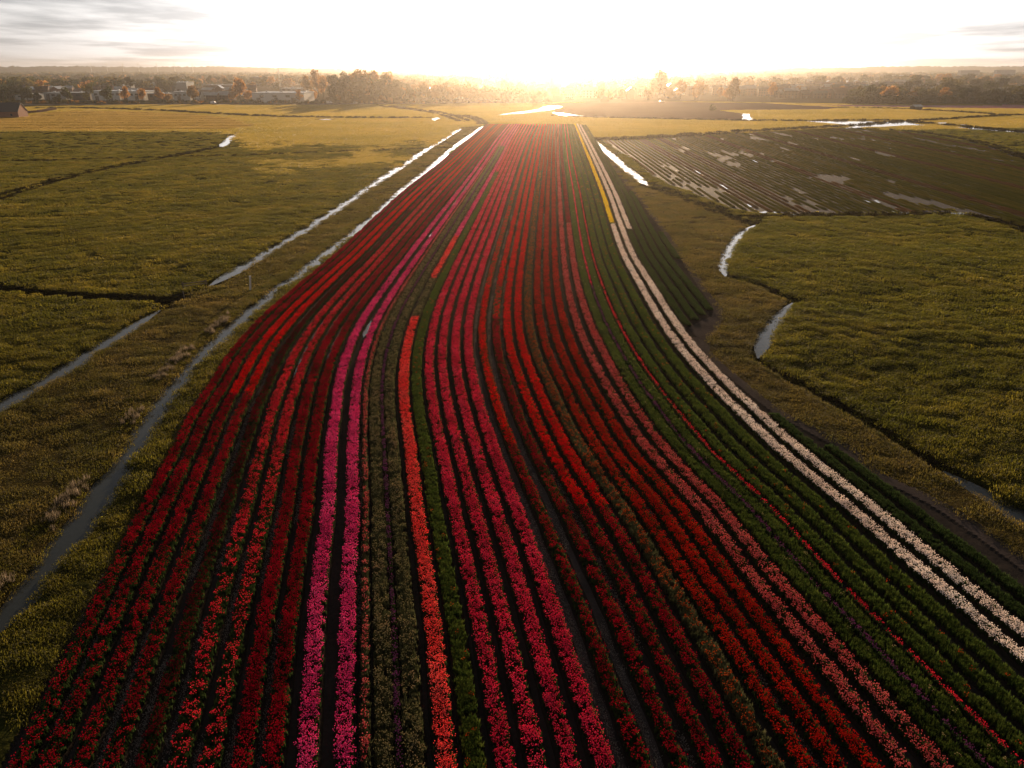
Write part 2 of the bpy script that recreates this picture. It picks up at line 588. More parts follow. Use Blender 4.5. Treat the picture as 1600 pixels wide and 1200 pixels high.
CL_MEADOW, CL_TULIP, CL_CROP, CL_PLOUGH, CL_MOWN, CL_GOLD, CL_VERGE, CL_DITCH, CL_TRACK, CL_TOWN, CL_FLOWER = range(11)
gold_line = gp(np.array([-400, 0, 345, 400, 700, 745, 900, 1200, 1600, 2000]), np.array([206, 206, 206, 240, 232, 210, 216, 206, 200, 200]))  # golden turf reaches nearer towards the sun, painting its glow on the meadow
town_line = gp(np.array([-600, 0, 60, 200, 500, 700, 850, 1100, 1300, 1600, 2200]), np.array([169, 168, 165, 163.5, 164, 162, 160.5, 158, 161.5, 163.5, 163.5]))


def ditch_field(x, y):
    """height of the ground and distance beyond the water edge"""
    z = np.zeros(x.shape)
    e = np.full(x.shape, 1e9)
    for n_, L, w, bk, dp, wet in DL:
        lo = L.min(0) - 12
        hi = L.max(0) + 12
        s = (x > lo[0]) & (x < hi[0]) & (y > lo[1]) & (y < hi[1])
        if not s.any():
            continue
        xs, ys = x[s], y[s]
        d = pdist(xs, ys, L)
        fr = np.clip((np.hypot(xs, ys) - 170) / 120, 0, 1)
        d = d + (vnoise(xs / 2.2, ys / 2.2, 5) - 0.5) * 0.7 * (1 - fr) - (0.75 * fr if wet else 0)
        t = np.clip((d - w * (1.15 if wet else 0.8)) / bk, 0, 1)
        h = -(dp + 0.25 * wet) * (1 - t * t * (3 - 2 * t))
        z[s] = np.minimum(z[s], h)
        e[s] = np.minimum(e[s], d - w - (0 if wet else 0.55))
    return z, e


def classify(x, y, e=None):
    c = np.full(x.shape, CL_MEADOW)
    ang = x / np.maximum(y, 1)
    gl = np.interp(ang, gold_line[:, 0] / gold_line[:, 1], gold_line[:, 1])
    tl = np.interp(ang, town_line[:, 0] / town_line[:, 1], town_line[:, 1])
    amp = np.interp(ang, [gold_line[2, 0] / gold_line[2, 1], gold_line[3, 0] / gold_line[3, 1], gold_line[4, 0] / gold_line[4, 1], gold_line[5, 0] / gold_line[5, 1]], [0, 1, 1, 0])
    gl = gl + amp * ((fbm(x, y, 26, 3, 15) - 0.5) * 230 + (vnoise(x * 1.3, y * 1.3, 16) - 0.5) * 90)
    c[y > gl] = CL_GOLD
    c[inpoly(x, y, VERGE_L)] = CL_VERGE
    c[inpoly(x, y, VERGE_R) & (y < 330)] = CL_VERGE
    c[inpoly(x, y, CROP)] = CL_CROP
    c[inpoly(x, y, PLOUGH)] = CL_PLOUGH
    c[inpoly(x, y, MOWN)] = CL_MOWN
    c[y > tl] = CL_TOWN
    c[inpoly(x, y, RIM)] = CL_FLOWER
    c[inpoly(x, y, FIELD)] = CL_TULIP
    s = (y < 460) & (y > 15)
    d = np.full(x.shape, 1e9)
    d[s] = pdist(x[s], y[s], TG)
    c[(d < 0.6) & (y < 300)] = CL_TRACK
    c[inpoly(x, y, MUD)] = CL_TRACK
    if e is not None:
        c[(e < 0.25)] = CL_DITCH
    return c


def height(x, y, cls=None):
    z, e = ditch_field(x, y)
    if cls is None:
        cls = classify(x, y, e)
    bump = (fbm(x * 0.55, y, 0.9, 3, 3) - 0.5) * np.where(cls == CL_VERGE, 0.16, 0.30) + (fbm(x, y, 14, 2, 9) - 0.5) * 0.5
    g = (cls == CL_MEADOW) | (cls == CL_VERGE)
    fade = np.clip((e - 0.2) / 2.0, 0, 1)
    z = z + np.where(g, bump * fade, 0)
    # the turf stands slightly above the tilled soil
    tl = (cls == CL_TULIP)
    z = z + np.where(tl, -0.06 + (fbm(x, y, 0.7, 2, 21) - 0.5) * 0.06, 0)
    z = z + np.where(cls == CL_CROP, -0.05, 0)
    z = z + np.where(cls == CL_PLOUGH, (fbm(x * 0.3, y, 3.0, 2, 4) - 0.5) * 0.35, 0)
    z = z + np.where(cls == CL_MOWN, np.sin(y * 2 * math.pi / 22 + x * 0.01) * 0.12, 0)
    return z, cls, e


# ground: one sheet on a polar grid centred below the viewpoint, cut along the borders of its fields
NA = 760
aa = np.radians(np.linspace(-49, 49, NA))
rr = np.concatenate([np.exp(np.linspace(math.log(12), math.log(820), 930)), np.exp(np.linspace(math.log(830), math.log(6000), 60))])
R_, A_ = np.meshgrid(rr, aa, indexing='ij')
GX = (R_ * np.sin(A_)).ravel()
GY = (R_ * np.cos(A_)).ravel()
gz, gc, ge_ = height(GX, GY)
nr = len(rr)
idx = np.arange(nr * NA).reshape(nr, NA)
quads = np.stack([idx[:-1, :-1].ravel(), idx[:-1, 1:].ravel(), idx[1:, 1:].ravel(), idx[1:, :-1].ravel()], -1)
qc = gc[quads[:, 0]]
V = np.stack([GX, GY, gz], -1)
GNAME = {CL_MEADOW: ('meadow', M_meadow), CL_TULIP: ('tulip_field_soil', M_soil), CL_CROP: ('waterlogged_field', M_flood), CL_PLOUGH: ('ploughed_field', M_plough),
         CL_MOWN: ('mown_field', None), CL_GOLD: ('far_meadow', M_gold), CL_VERGE: ('grass_verge', M_verge), CL_DITCH: ('ditch_bed', M_ditch),
         CL_TRACK: ('dirt_track', M_track), CL_TOWN: ('town_ground', M_town), CL_FLOWER: ('distant_flower_field', None)}
M_mown = ground_mat('mown_straw', [(0.3, (0.24, 0.18, 0.05)), (0.7, (0.40, 0.29, 0.09))], s1=0.02, s2=0.6, bscale=1.0)
M_rimf = ground_mat('distant_blooms', [(0.35, (0.28, 0.10, 0.12)), (0.6, (0.30, 0.20, 0.24))], s1=0.01, s2=0.2, bscale=1)
for c_, (nm, mt) in GNAME.items():
    q = quads[qc == c_]
    if not len(q):
        continue
    u, inv = np.unique(q, return_inverse=True)
    o = new_mesh(nm, V[u], inv.reshape(-1, 4), mt or (M_mown if c_ == CL_MOWN else M_rimf), smooth=True)
    o['kind'] = 'structure'
mb = MB()
a_ = 6050
mb.quad((-a_, -390, -1.6), (a_, -390, -1.6), (a_, a_, -1.6), (-a_, a_, -1.6))
o = obj('ground', mb.mesh('ground', M_town))
o['kind'] = 'structure'


def ribbon(P, wl, z, name, mat, jit=0.0):
    T = np.gradient(P, axis=0)
    T /= np.linalg.norm(T, axis=1)[:, None] + 1e-9
    Nn = np.stack([-T[:, 1], T[:, 0]], -1)
    w1 = wl + (RNG.random(len(P)) - 0.5) * jit
    w2 = wl + (RNG.random(len(P)) - 0.5) * jit
    A = P + Nn * w1[:, None]
    B = P - Nn * w2[:, None]
    n_ = len(P)
    v = np.zeros((2 * n_, 3))
    v[:n_, :2] = A
    v[n_:, :2] = B
    v[:, 2] = z
    i = np.arange(n_ - 1)
    f = np.stack([i, i + n_, i + n_ + 1, i + 1], -1)
    return new_mesh(name, v, f, mat)


WATER_Z = -0.30
for n_, L, w, bk, dp, wet in DL:
    if wet:
        q_ = np.arange(len(L)) * 1.0
        tp = np.clip((np.minimum(q_, q_[::-1]) + .05) / 3, 0, 1) ** .6
        o = ribbon(L, (w + bk * 0.8) * tp, WATER_Z, 'water', M_water)
        o['kind'] = 'structure'


POOLS = []


def pool(pts, z=0.05, name='water'):
    P = pxline(*pts)
    if name == 'water':
        POOLS.append(P)
    n_ = len(P)
    # sheet with uneven outline
    Q = []
    for i in range(n_):
        a, b_ = P[i], P[(i + 1) % n_]
        L = np.linalg.norm(b_ - a)
        k = max(1, min(12, int(L / 6)))
        for j in range(k):
            q = a + (b_ - a) * j / k
            if j:
                q = q + (RNG.random(2) - 0.5) * min(2.0, L * 0.06)
            Q.append((q[0], q[1], z))
    o = new_mesh(name, Q, [tuple(range(len(Q)))], M_water)
    o['kind'] = 'structure'
    return o


pool([(775, 180), (805, 175.2), (828, 172.5), (842, 170), (849, 166.5), (862, 165.5), (879, 167), (868, 169.2), (857, 172.5), (838, 175), (818, 177.5)])
pool([(864, 176), (880, 177), (905, 180.5), (927, 183.3), (900, 182.5), (876, 180.5)], 0.10)
pool([(1161, 178), (1172, 178), (1173.5, 183), (1176, 188.7), (1160, 188.7), (1160.5, 183)], 0.1)
pool([(1252, 189), (1300, 189.6), (1397, 190.2), (1400, 188.2), (1411, 188.6), (1428, 193), (1446, 196), (1415, 196), (1380, 198.2), (1352, 198.6), (1335, 201), (1318, 200.5), (1338, 197), (1318, 194.5), (1285, 192)], 0.12)
pool([(1464, 191.5), (1480, 191.3), (1479, 193), (1466, 193.2)], 0.1)
pool([(1500, 194.5), (1512, 195), (1514, 196.6), (1502, 196.3)], 0.1)
pool([(1490, 198.6), (1543, 199.8), (1543, 203), (1520, 202)], 0.1)
pool([(1543, 202.5), (1610, 206.5), (1610, 208.5), (1550, 204.5)], 0.1)
pool([(674, 186), (684, 183), (688, 185.5), (679, 189)], 0.05)
pool([(498, 185.8), (520, 186), (515, 187.5), (500, 187.5)], 0.05)
# pools on the waterlogged field
for pts in ([(1176, 334), (1196, 330), (1203, 334.5), (1190, 336)], [(1205, 332), (1212, 331), (1216, 334), (1208, 334.5)], [(1086, 267), (1090, 266), (1096, 271), (1092, 272)],
            [(1124, 288), (1127, 287.5), (1140, 295), (1136, 295.5)], [(1167, 319), (1172, 319), (1176, 323), (1171, 323.3)], [(1178, 318), (1184, 319), (1196, 326), (1190, 325)],
            [(1388, 327), (1393, 326.5), (1405, 331), (1400, 333)], [(1400, 326), (1406, 327), (1420, 333), (1404, 335)], [(1350, 313), (1354, 313), (1363, 317.5), (1359, 317.5)],
            [(1365, 313), (1370, 313), (1376, 317), (1372, 317)], [(1483, 333), (1500, 331.5), (1514, 335), (1498, 336)], [(1174, 250.5), (1178, 250), (1186, 253.5), (1181, 253.5)],
            [(1236, 334.5), (1244, 334.5), (1243, 336), (1236, 336)], [(1422, 331), (1428, 332), (1432, 335), (1425, 335)], [(1565, 318), (1572, 318), (1580, 320.5), (1570, 320)],
            [(1470, 293), (1476, 292.6), (1484, 294.8), (1477, 294.6)]):
    pool(pts, 0.03, 'puddle')

# ------------------------------------------------------------------ scattering
def scatter(name, pts, rot, scl, vid, protos, parent=None, zs=None):
    """one 'stuff' object: a cloud of points that instances small clump meshes"""
    me = bpy.data.meshes.new(name)
    me.vertices.add(len(pts))
    me.vertices.foreach_set('co', np.asarray(pts, np.float32).ravel())
    me.update()
    R = np.zeros((len(pts), 3), np.float32)
    R[:, 2] = rot
    a = me.attributes.new('rot', 'FLOAT_VECTOR', 'POINT')
    a.data.foreach_set('vector', R.ravel())
    Sx = np.ones((len(pts), 3), np.float32) * np.asarray(scl, np.float32)[:, None]
    if zs is not None:
        Sx[:, 2] *= zs
    a = me.attributes.new('scl', 'FLOAT_VECTOR', 'POINT')
    a.data.foreach_set('vector', Sx.ravel())
    a = me.attributes.new('vid', 'INT', 'POINT')
    a.data.foreach_set('value', np.asarray(vid, np.int32))
    o = bpy.data.objects.new(name, me)
    C.objects.link(o)
    if parent:
        o.parent = parent
    key = protos.name
    if key not in TREES:
        ng = bpy.data.node_groups.new('scatter_' + key, 'GeometryNodeTree')
        ng.interface.new_socket('Geometry', in_out='INPUT', socket_type='NodeSocketGeometry')
        ng.interface.new_socket('Geometry', in_out='OUTPUT', socket_type='NodeSocketGeometry')
        gi = ng.nodes.new('NodeGroupInput')
        go = ng.nodes.new('NodeGroupOutput')
        ci = ng.nodes.new('GeometryNodeCollectionInfo')
        ci.inputs['Collection'].default_value = protos
        ci.inputs['Separate Children'].default_value = True
        ci.inputs['Reset Children'].default_value = True
        ip = ng.nodes.new('GeometryNodeInstanceOnPoints')
        ip.inputs['Pick Instance'].default_value = True
        for an, ty, sk in (('rot', 'FLOAT_VECTOR', 'Rotation'), ('scl', 'FLOAT_VECTOR', 'Scale'), ('vid', 'INT', 'Instance Index')):
            at = ng.nodes.new('GeometryNodeInputNamedAttribute')
            at.data_type = ty
            at.inputs['Name'].default_value = an
            ng.links.new(at.outputs['Attribute'], ip.inputs[sk])
        ng.links.new(gi.outputs[0], ip.inputs['Points'])
        ng.links.new(ci.outputs[0], ip.inputs['Instance'])
        ng.links.new(ip.outputs[0], go.inputs[0])
        TREES[key] = ng
    md = o.modifiers.new('scatter', 'NODES')
    md.node_group = TREES[key]
    o['kind'] = 'stuff'
    return o


TREES = {}


def proto_coll(name, meshes):
    c = bpy.data.collections.new(name)
    for k, me in enumerate(meshes):
        o = bpy.data.objects.new(f'{name}_{k:02d}', me)
        c.objects.link(o)
    return c


def blade(mb, x, y, h, w, ang, lean, bend=0.35):
    dx, dy = math.cos(ang), math.sin(ang)
    wx, wy = -dy * w / 2, dx * w / 2
    m_ = (x + dx * lean * bend, y + dy * lean * bend, h * 0.6)
    t = (x + dx * lean, y + dy * lean, h)
    n = len(mb.v)
    mb.v += [(x - wx, y - wy, 0), (x + wx, y + wy, 0), (m_[0] + wx * .8, m_[1] + wy * .8, m_[2]), (m_[0] - wx * .8, m_[1] - wy * .8, m_[2]), t]
    mb.f += [(n, n + 1, n + 2, n + 3), (n + 3, n + 2, n + 4)]


def tuft(name, nb, rad, h, w, lean, mat, seed):
    r = random.Random(seed)
    mb = MB()
    for k in range(nb):
        a = r.uniform(0, 6.283)
        q = rad * math.sqrt(r.random())
        blade(mb, q * math.cos(a), q * math.sin(a), h * r.uniform(.55, 1.15) * (1 - 0.35 * (q / rad) ** 2), w * r.uniform(.7, 1.4), r.uniform(0, 6.283), lean * r.uniform(.3, 1.3))
    return mb.mesh(name, mat)


M_gl = leafy('grass_left', [(0.045, 0.048, 0.007), (0.080, 0.073, 0.010), (0.135, 0.105, 0.016)], trans=0.5, tcol=2.4, world_scale=0.09, spec=0.1, rough=0.6)
M_gr = leafy('grass_right', [(0.042, 0.048, 0.006), (0.074, 0.072, 0.009), (0.125, 0.102, 0.015)], trans=0.5, tcol=2.4, world_scale=0.09, spec=0.1, rough=0.6)
M_gv = leafy('grass_verge_blades', [(0.055, 0.055, 0.012), (0.095, 0.078, 0.018), (0.14, 0.10, 0.03)], trans=0.5, tcol=2.0, world_scale=0.15, spec=0.1, rough=0.6)
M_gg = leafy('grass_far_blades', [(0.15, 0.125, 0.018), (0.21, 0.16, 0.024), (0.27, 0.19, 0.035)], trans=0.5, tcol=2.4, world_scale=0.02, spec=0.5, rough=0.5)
M_reed = leafy('dry_reed', [(0.16, 0.13, 0.09), (0.28, 0.22, 0.16)], trans=0.45, tcol=1.2)
M_reedg = leafy('ditch_reed', [(0.05, 0.055, 0.02), (0.14, 0.12, 0.05)], trans=0.45, tcol=1.4)
M_straw = leafy('straw_blades', [(0.26, 0.19, 0.05), (0.42, 0.29, 0.09)], trans=0.5, tcol=1.6, world_scale=0.03)


def tuft_set(name, mat, nb, rad, h, w, lean, k=5, seed=0):
    return proto_coll(name, [tuft(name, nb, rad, h, w, lean, mat, seed * 100 + i) for i in range(k)])


P_L0 = tuft_set('tuft_left', M_gl, 60, 0.62, 0.16, 0.035, 0.12, seed=1)
P_R0 = tuft_set('tuft_right', M_gr, 60, 0.62, 0.17, 0.035, 0.12, seed=2)
P_V0 = tuft_set('tuft_verge', M_gv, 60, 0.62, 0.13, 0.03, 0.10, seed=3)
P_L1 = tuft_set('patch_left', M_gl, 90, 1.2, 0.22, 0.08, 0.14, seed=4)
P_R1 = tuft_set('patch_right', M_gr, 90, 1.2, 0.22, 0.08, 0.14, seed=5)
P_V1 = tuft_set('patch_verge', M_gv, 90, 1.2, 0.18, 0.08, 0.12, seed=6)
P_G2 = tuft_set('patch_far', M_gg, 90, 4.2, 0.45, 0.5, 0.2, seed=7)
P_S2 = tuft_set('patch_straw', M_straw, 90, 4.2, 0.30, 0.5, 0.2, seed=8)
P_RD = tuft_set('reed', M_reed, 26, 0.32, 0.85, 0.03, 0.3, seed=9)
P_RG = tuft_set('reed_green', M_reedg, 26, 0.32, 0.8, 0.035, 0.3, seed=10)


def sample(r0, r1, dens):
    area = math.radians(88) / 2 * (r1 * r1 - r0 * r0)
    n_ = int(area * dens)
    r = np.sqrt(RNG.random(n_) * (r1 * r1 - r0 * r0) + r0 * r0)
    a = np.radians(RNG.random(n_) * 88 - 44)
    return r * np.sin(a), r * np.cos(a)


def fill(bands, wanted):
    X, Y, K = [], [], []
    for k, (r0, r1, d) in enumerate(bands):
        x, y = sample(r0, r1, d)
        X.append(x)
        Y.append(y)
        K.append(np.full(len(x), k))
    return np.concatenate(X), np.concatenate(Y), np.concatenate(K)


bands = [(22, 55, 8.0), (55, 105, 4.4), (105, 190, 1.2), (190, 330, 0.55), (330, 620, 0.22), (620, 800, 0.14)]
x, y, kb = fill(bands, None)
z, c, e = height(x, y)
keep = (e > -0.05)
for P in POOLS:
    keep &= ~inpoly(x, y, P * 1.0) & ((y < 300) | (pdist(x, y, np.vstack([P, P[:1]])) > 2.5))
tus = fbm(x * 0.5, y, 0.8, 2, 31)
# old tractor ruts pressed into the left meadow
for rut in ([(-20, 392), (0, 402), (20, 415), (60, 428), (130, 437), (220, 433), (300, 414)], [(12, 372), (14, 392), (35, 410), (80, 421), (150, 428)], [(-20, 336), (0, 337), (60, 338)],
            [(90, 352), (110, 375), (135, 400), (180, 415)], [(1250, 590), (1330, 560), (1420, 545), (1600, 540)]):
    L_ = smooth_line(pxline(*rut), 3)
    near_ = (x > L_[:, 0].min() - 3) & (x < L_[:, 0].max() + 3) & (y > L_[:, 1].min() - 3) & (y < L_[:, 1].max() + 3)
    dd = np.full(x.shape, 9.0)
    dd[near_] = pdist(x[near_], y[near_], L_)
    tus = np.where(np.abs(dd - .9) < .38, 0.02, tus)          # tussocks: tall and thin patches
big = fbm(x, y, 22, 2, 41)
for nm, cl, side, p0, p1, lab in (('meadow_grass', CL_MEADOW, -1, P_L0, P_L1, 'rough olive meadow grass left of the canals'),
                                  ('meadow_grass', CL_MEADOW, 1, P_R0, P_R1, 'dark rippled meadow grass right of the winding ditch'),
                                  ('verge_grass', CL_VERGE, -1, P_V0, P_V1, 'brownish grass on the strip between the two canals'),
                                  ('verge_grass', CL_VERGE, 1, P_V0, P_V1, 'golden grass verge between the tulips and the winding ditch'),
                                  ('field_grass', CL_GOLD, 0, None, P_G2, 'golden grass of the far fields, sun glow put into its colour'),
                                  ('stubble', CL_MOWN, 0, None, P_S2, 'pale mown straw stripes on the far left field')):
    s = keep & (c == cl)
    if side:
        s &= (np.sign(x) == side)
    if p0 is not None:
        s0 = s & (kb < 2)
        pts = np.stack([x, y, z - 0.03], -1)[s0]
        scl = (0.75 + 0.75 * tus[s0]) * (1 + 0.25 * (kb[s0] == 1))
        zs = 0.35 + 1.1 * np.clip((tus[s0] - 0.25) * 1.8, 0, 1)
        o = scatter(nm, pts, RNG.random(len(pts)) * 6.28, scl, RNG.integers(0, 5, len(pts)), p0, zs=zs)
        o['label'] = lab + ', nearer part'
        s1 = s & (kb >= 2)
    else:
        s1 = s
    pts = np.stack([x, y, z - 0.03], -1)[s1]
    if len(pts):
        scl = (0.8 + 0.5 * tus[s1]) * np.where(kb[s1] < 3, 1.0, 1.25 if p0 is not None else 0.8)
        if p0 is None:
            scl = np.where(kb[s1] <= 3, 0.6, 0.85)
        zs = (0.5 + 1.1 * tus[s1])
        if cl == CL_MOWN:
            zs = 0.5 + 0.9 * (np.sin(y[s1] * 2 * math.pi / 22 + x[s1] * 0.01) > 0)
        o = scatter(nm, pts, RNG.random(len(pts)) * 6.28, scl, RNG.integers(0, 5, len(pts)), p1, zs=zs)
        o['label'] = lab + ', farther part' if p0 is not None else lab

# grass margin on both sides of the canals, and reeds
def along(L, off0, off1, dens, rmax=1e9, rmin=0):
    seg = np.linalg.norm(np.diff(L, axis=0), axis=1)
    n_ = int(seg.sum() * dens)
    k = RNG.choice(len(seg), n_, p=seg / seg.sum())
    t = RNG.random(n_)
    P = L[k] + (L[k + 1] - L[k]) * t[:, None]
    T = (L[k + 1] - L[k]) / seg[k][:, None]
    Nn = np.stack([-T[:, 1], T[:, 0]], -1)
    P = P + Nn * (off0 + (off1 - off0) * RNG.random(n_))[:, None]
    r = np.hypot(P[:, 0], P[:, 1])
    return P[(r < rmax) & (r > rmin)]


def place_along(name, L, o0, o1, dens, protos, lab, rmax=260, hs=1.0, clump=None, side=None):
    P = along(L, o0, o1, dens, rmax)
    if clump:
        P = P[fbm(P[:, 0], P[:, 1], clump, 2, 77) > 0.52]
    z, c, e = height(P[:, 0], P[:, 1])
    o = scatter(name, np.column_stack([P, z - 0.03]), RNG.random(len(P)) * 6.28, (0.7 + 0.6 * RNG.random(len(P))) * hs, RNG.integers(0, 5, len(P)), protos)
    o['label'] = lab
    return o


inner = DL[5][1]
sL = 1 if offset_line(inner, 1.0)[len(inner) // 2, 0] < inner[len(inner) // 2, 0] else -1
place_along('reeds', inner, sL * 1.3, sL * 2.6, 5.0, P_RD, 'pale dry reed clumps on the left bank of the inner canal', 130, 0.75, clump=5)
place_along('bank_grass', inner, sL * 0.95, sL * 3.0, 7.0, P_L0, 'dark tall grass on the left bank of the inner canal', 180, 1.15)
place_along('bank_grass', inner, -sL * 0.95, -sL * 4.5, 9.0, P_L0, 'tall green grass between the inner canal and the tulips', 200, 1.1)
for k in (0, 2, 4):
    place_along('bank_grass', DL[k][1], 1.0, 2.0, 5.0, P_L0, 'grass on the bank of the outer canal', 200, 1.0)
    place_along('bank_grass', DL[k][1], -1.0, -2.0, 5.0, P_L0, 'grass on the near bank of the outer canal', 200, 0.8)
for k in (14, 15, 16, 17, 18):
    place_along('bank_grass', DL[k][1], 0.6, 2.2, 7.0, P_R0, 'tall grass along the winding right ditch', 260, 1.3)
    place_along('bank_grass', DL[k][1], -0.6, -2.2, 7.0, P_V0, 'golden grass along the winding right ditch', 260, 1.3)
place_along('reeds', DL[18][1], -0.4, -0.9, 9.0, P_RG, 'pale reeds filling the right ditch', 260, 0.8)

M_sedge = leafy('dark_sedge', [(0.018, 0.018, 0.008), (0.04, 0.032, 0.012)], trans=0.2, tcol=1.0)  # backlit, unlit look of the reeds put into the dark colour
P_SD = tuft_set('sedge', M_sedge, 40, 1.0, 0.75, 0.12, 0.25, seed=11)
for k, hs_, dn in ((6, 1.5, 1.6), (9, .8, 2.0), (10, .8, 1.6), (11, 1.6, 1.6), (12, 1.6, 1.6), (8, .9, 1.0), (20, 1.5, 1.6), (21, 1.6, 1.6), (22, .9, 2.0), (23, .9, 1.8), (24, 1.6, 1.6), (14, .8, 1.6)):
    if k < len(DL) and not DL[k][5]:
        w_ = DL[k][2]
        place_along('ditch_sedge', DL[k][1], -w_ - DL[k][3], w_ + DL[k][3], dn * 2.6, P_SD, 'sedge coloured dark as if unlit, standing in the ' + ('near' if k in (14, 16, 22, 9, 10) else 'far') + ' ditches', 1500, hs_)
# ------------------------------------------------------------------ tulip rows
def tulip_leaf_clump(seed, mat, n=5, rad=0.19, big=1.0):
    r = random.Random(seed)
    mb = MB()
    for k in range(n):
        a = r.uniform(0, 6.283)
        q = rad * math.sqrt(r.random())
        x0, y0 = q * math.cos(a), q * math.sin(a)
        for j in range(3):
            blade(mb, x0, y0, r.uniform(.20, .32) * big, r.uniform(.05, .075) * big, r.uniform(0, 6.283), r.uniform(.05, .14) * big, 0.4)
        blade(mb, x0, y0, 0.38 * big, 0.014, r.uniform(0, 6.28), 0.01)
    return mb.mesh('foliage', mat)


def bloom(mb, x, y, z, s, r, sides=5):
    n = len(mb.v)
    tx, ty = r.uniform(-.15, .15), r.uniform(-.15, .15)
    a0 = r.uniform(0, 6.28)
    for (zz, rad) in ((0, .3), (.45, 1.0), (1.15, .72)):
        for i in range(sides):
            t = a0 + 2 * math.pi * i / sides
            mb.v.append((x + s * (rad * .62 * math.cos(t) + tx * zz), y + s * (rad * .62 * math.sin(t) + ty * zz), z + s * zz))
    for b_ in range(2):
        for i in range(sides):
            j = (i + 1) % sides
            mb.f.append((n + b_ * sides + i, n + b_ * sides + j, n + (b_ + 1) * sides + j, n + (b_ + 1) * sides + i))
    mb.f.append(tuple(n + 2 * sides + i for i in range(sides)))


def bloom_clump(seed, mat, n=5, rad=0.19, s=0.062, big=1.0):
    r = random.Random(seed)
    mb = MB()
    for k in range(n):
        a = r.uniform(0, 6.283)
        q = rad * math.sqrt(r.random())
        bloom(mb, q * math.cos(a), q * math.sin(a), r.uniform(.30, .46) * big, s * r.uniform(.8, 1.2), r)
    return mb.mesh('blooms', mat)


def petal(name, a, b_, c_, trans=0.5, tcol=1.6):
    return leafy(name, [a, b_, c_], trans=trans, tcol=tcol, rough=0.45, world_scale=0.35)


PET = {
    'crimson': petal('petals_crimson', (0.22, 0.003, 0.022), (0.40, 0.006, 0.038), (0.55, 0.012, 0.06)),
    'dark': petal('petals_dark_crimson', (0.10, 0.002, 0.014), (0.18, 0.003, 0.02), (0.28, 0.006, 0.03)),
    'red': petal('petals_red', (0.42, 0.004, 0.014), (0.64, 0.007, 0.018), (0.74, 0.014, 0.024)),
    'scarlet': petal('petals_scarlet', (0.34, 0.016, 0.010), (0.50, 0.028, 0.014), (0.60, 0.05, 0.02)),
    'rose': petal('petals_rose', (0.45, 0.025, 0.06), (0.62, 0.05, 0.10), (0.70, 0.10, 0.14)),
    'pinkred': petal('petals_pink_red', (0.50, 0.035, 0.10), (0.68, 0.065, 0.17), (0.74, 0.13, 0.25)),
    'magenta': petal('petals_magenta', (0.54, 0.06, 0.23), (0.72, 0.11, 0.34), (0.80, 0.22, 0.45)),
    'coral': petal('petals_coral', (0.70, 0.09, 0.09), (0.78, 0.16, 0.15), (0.80, 0.26, 0.23)),
    'salmon': petal('petals_salmon', (0.50, 0.10, 0.11), (0.58, 0.18, 0.18), (0.64, 0.27, 0.26)),
    'white': petal('petals_white', (0.70, 0.62, 0.58), (0.80, 0.73, 0.69), (0.85, 0.81, 0.78)),
    'yellow': petal('petals_yellow', (0.80, 0.62, 0.03), (0.84, 0.70, 0.05), (0.85, 0.74, 0.08)),
    'cream': petal('petals_cream', (0.20, 0.20, 0.10), (0.32, 0.28, 0.16), (0.40, 0.30, 0.20)),
    'orange': petal('petals_orange', (0.32, 0.07, 0.01), (0.42, 0.10, 0.02), (0.5, 0.15, 0.03)),
    'purple': petal('petals_purple', (0.16, 0.05, 0.14), (0.24, 0.08, 0.20), (0.3, 0.1, 0.22)),
}
M_leaf = leafy('tulip_leaf', [(0.025, 0.045, 0.014), (0.035, 0.06, 0.018), (0.05, 0.075, 0.025)], trans=0.4, tcol=1.3)
M_leaf2 = leafy('tulip_leaf_olive', [(0.06, 0.07, 0.03), (0.09, 0.095, 0.045), (0.12, 0.115, 0.06)], trans=0.4, tcol=1.2)
M_leaf3 = leafy('tulip_leaf_bright', [(0.035, 0.06, 0.012), (0.055, 0.085, 0.016), (0.08, 0.10, 0.02)], trans=0.45, tcol=1.4)
LEAFP = {}
for nm, mt in (('dark', M_leaf), ('olive', M_leaf2), ('bright', M_leaf3)):
    LEAFP[nm] = (proto_coll('leaves_near_' + nm, [tulip_leaf_clump(i, mt, 4, 0.13) for i in range(6)]),
                 proto_coll('leaves_far_' + nm, [tulip_leaf_clump(20 + i, mt, 7, 0.2, 1.15) for i in range(4)]))
BLP = {}
for nm, mt in PET.items():
    BLP[nm] = (proto_coll('blooms_near_' + nm, [bloom_clump(40 + i, mt, 6, 0.16, 0.041) for i in range(6)]),
               proto_coll('blooms_far_' + nm, [bloom_clump(60 + i, mt, 11, 0.21, 0.058) for i in range(4)]))

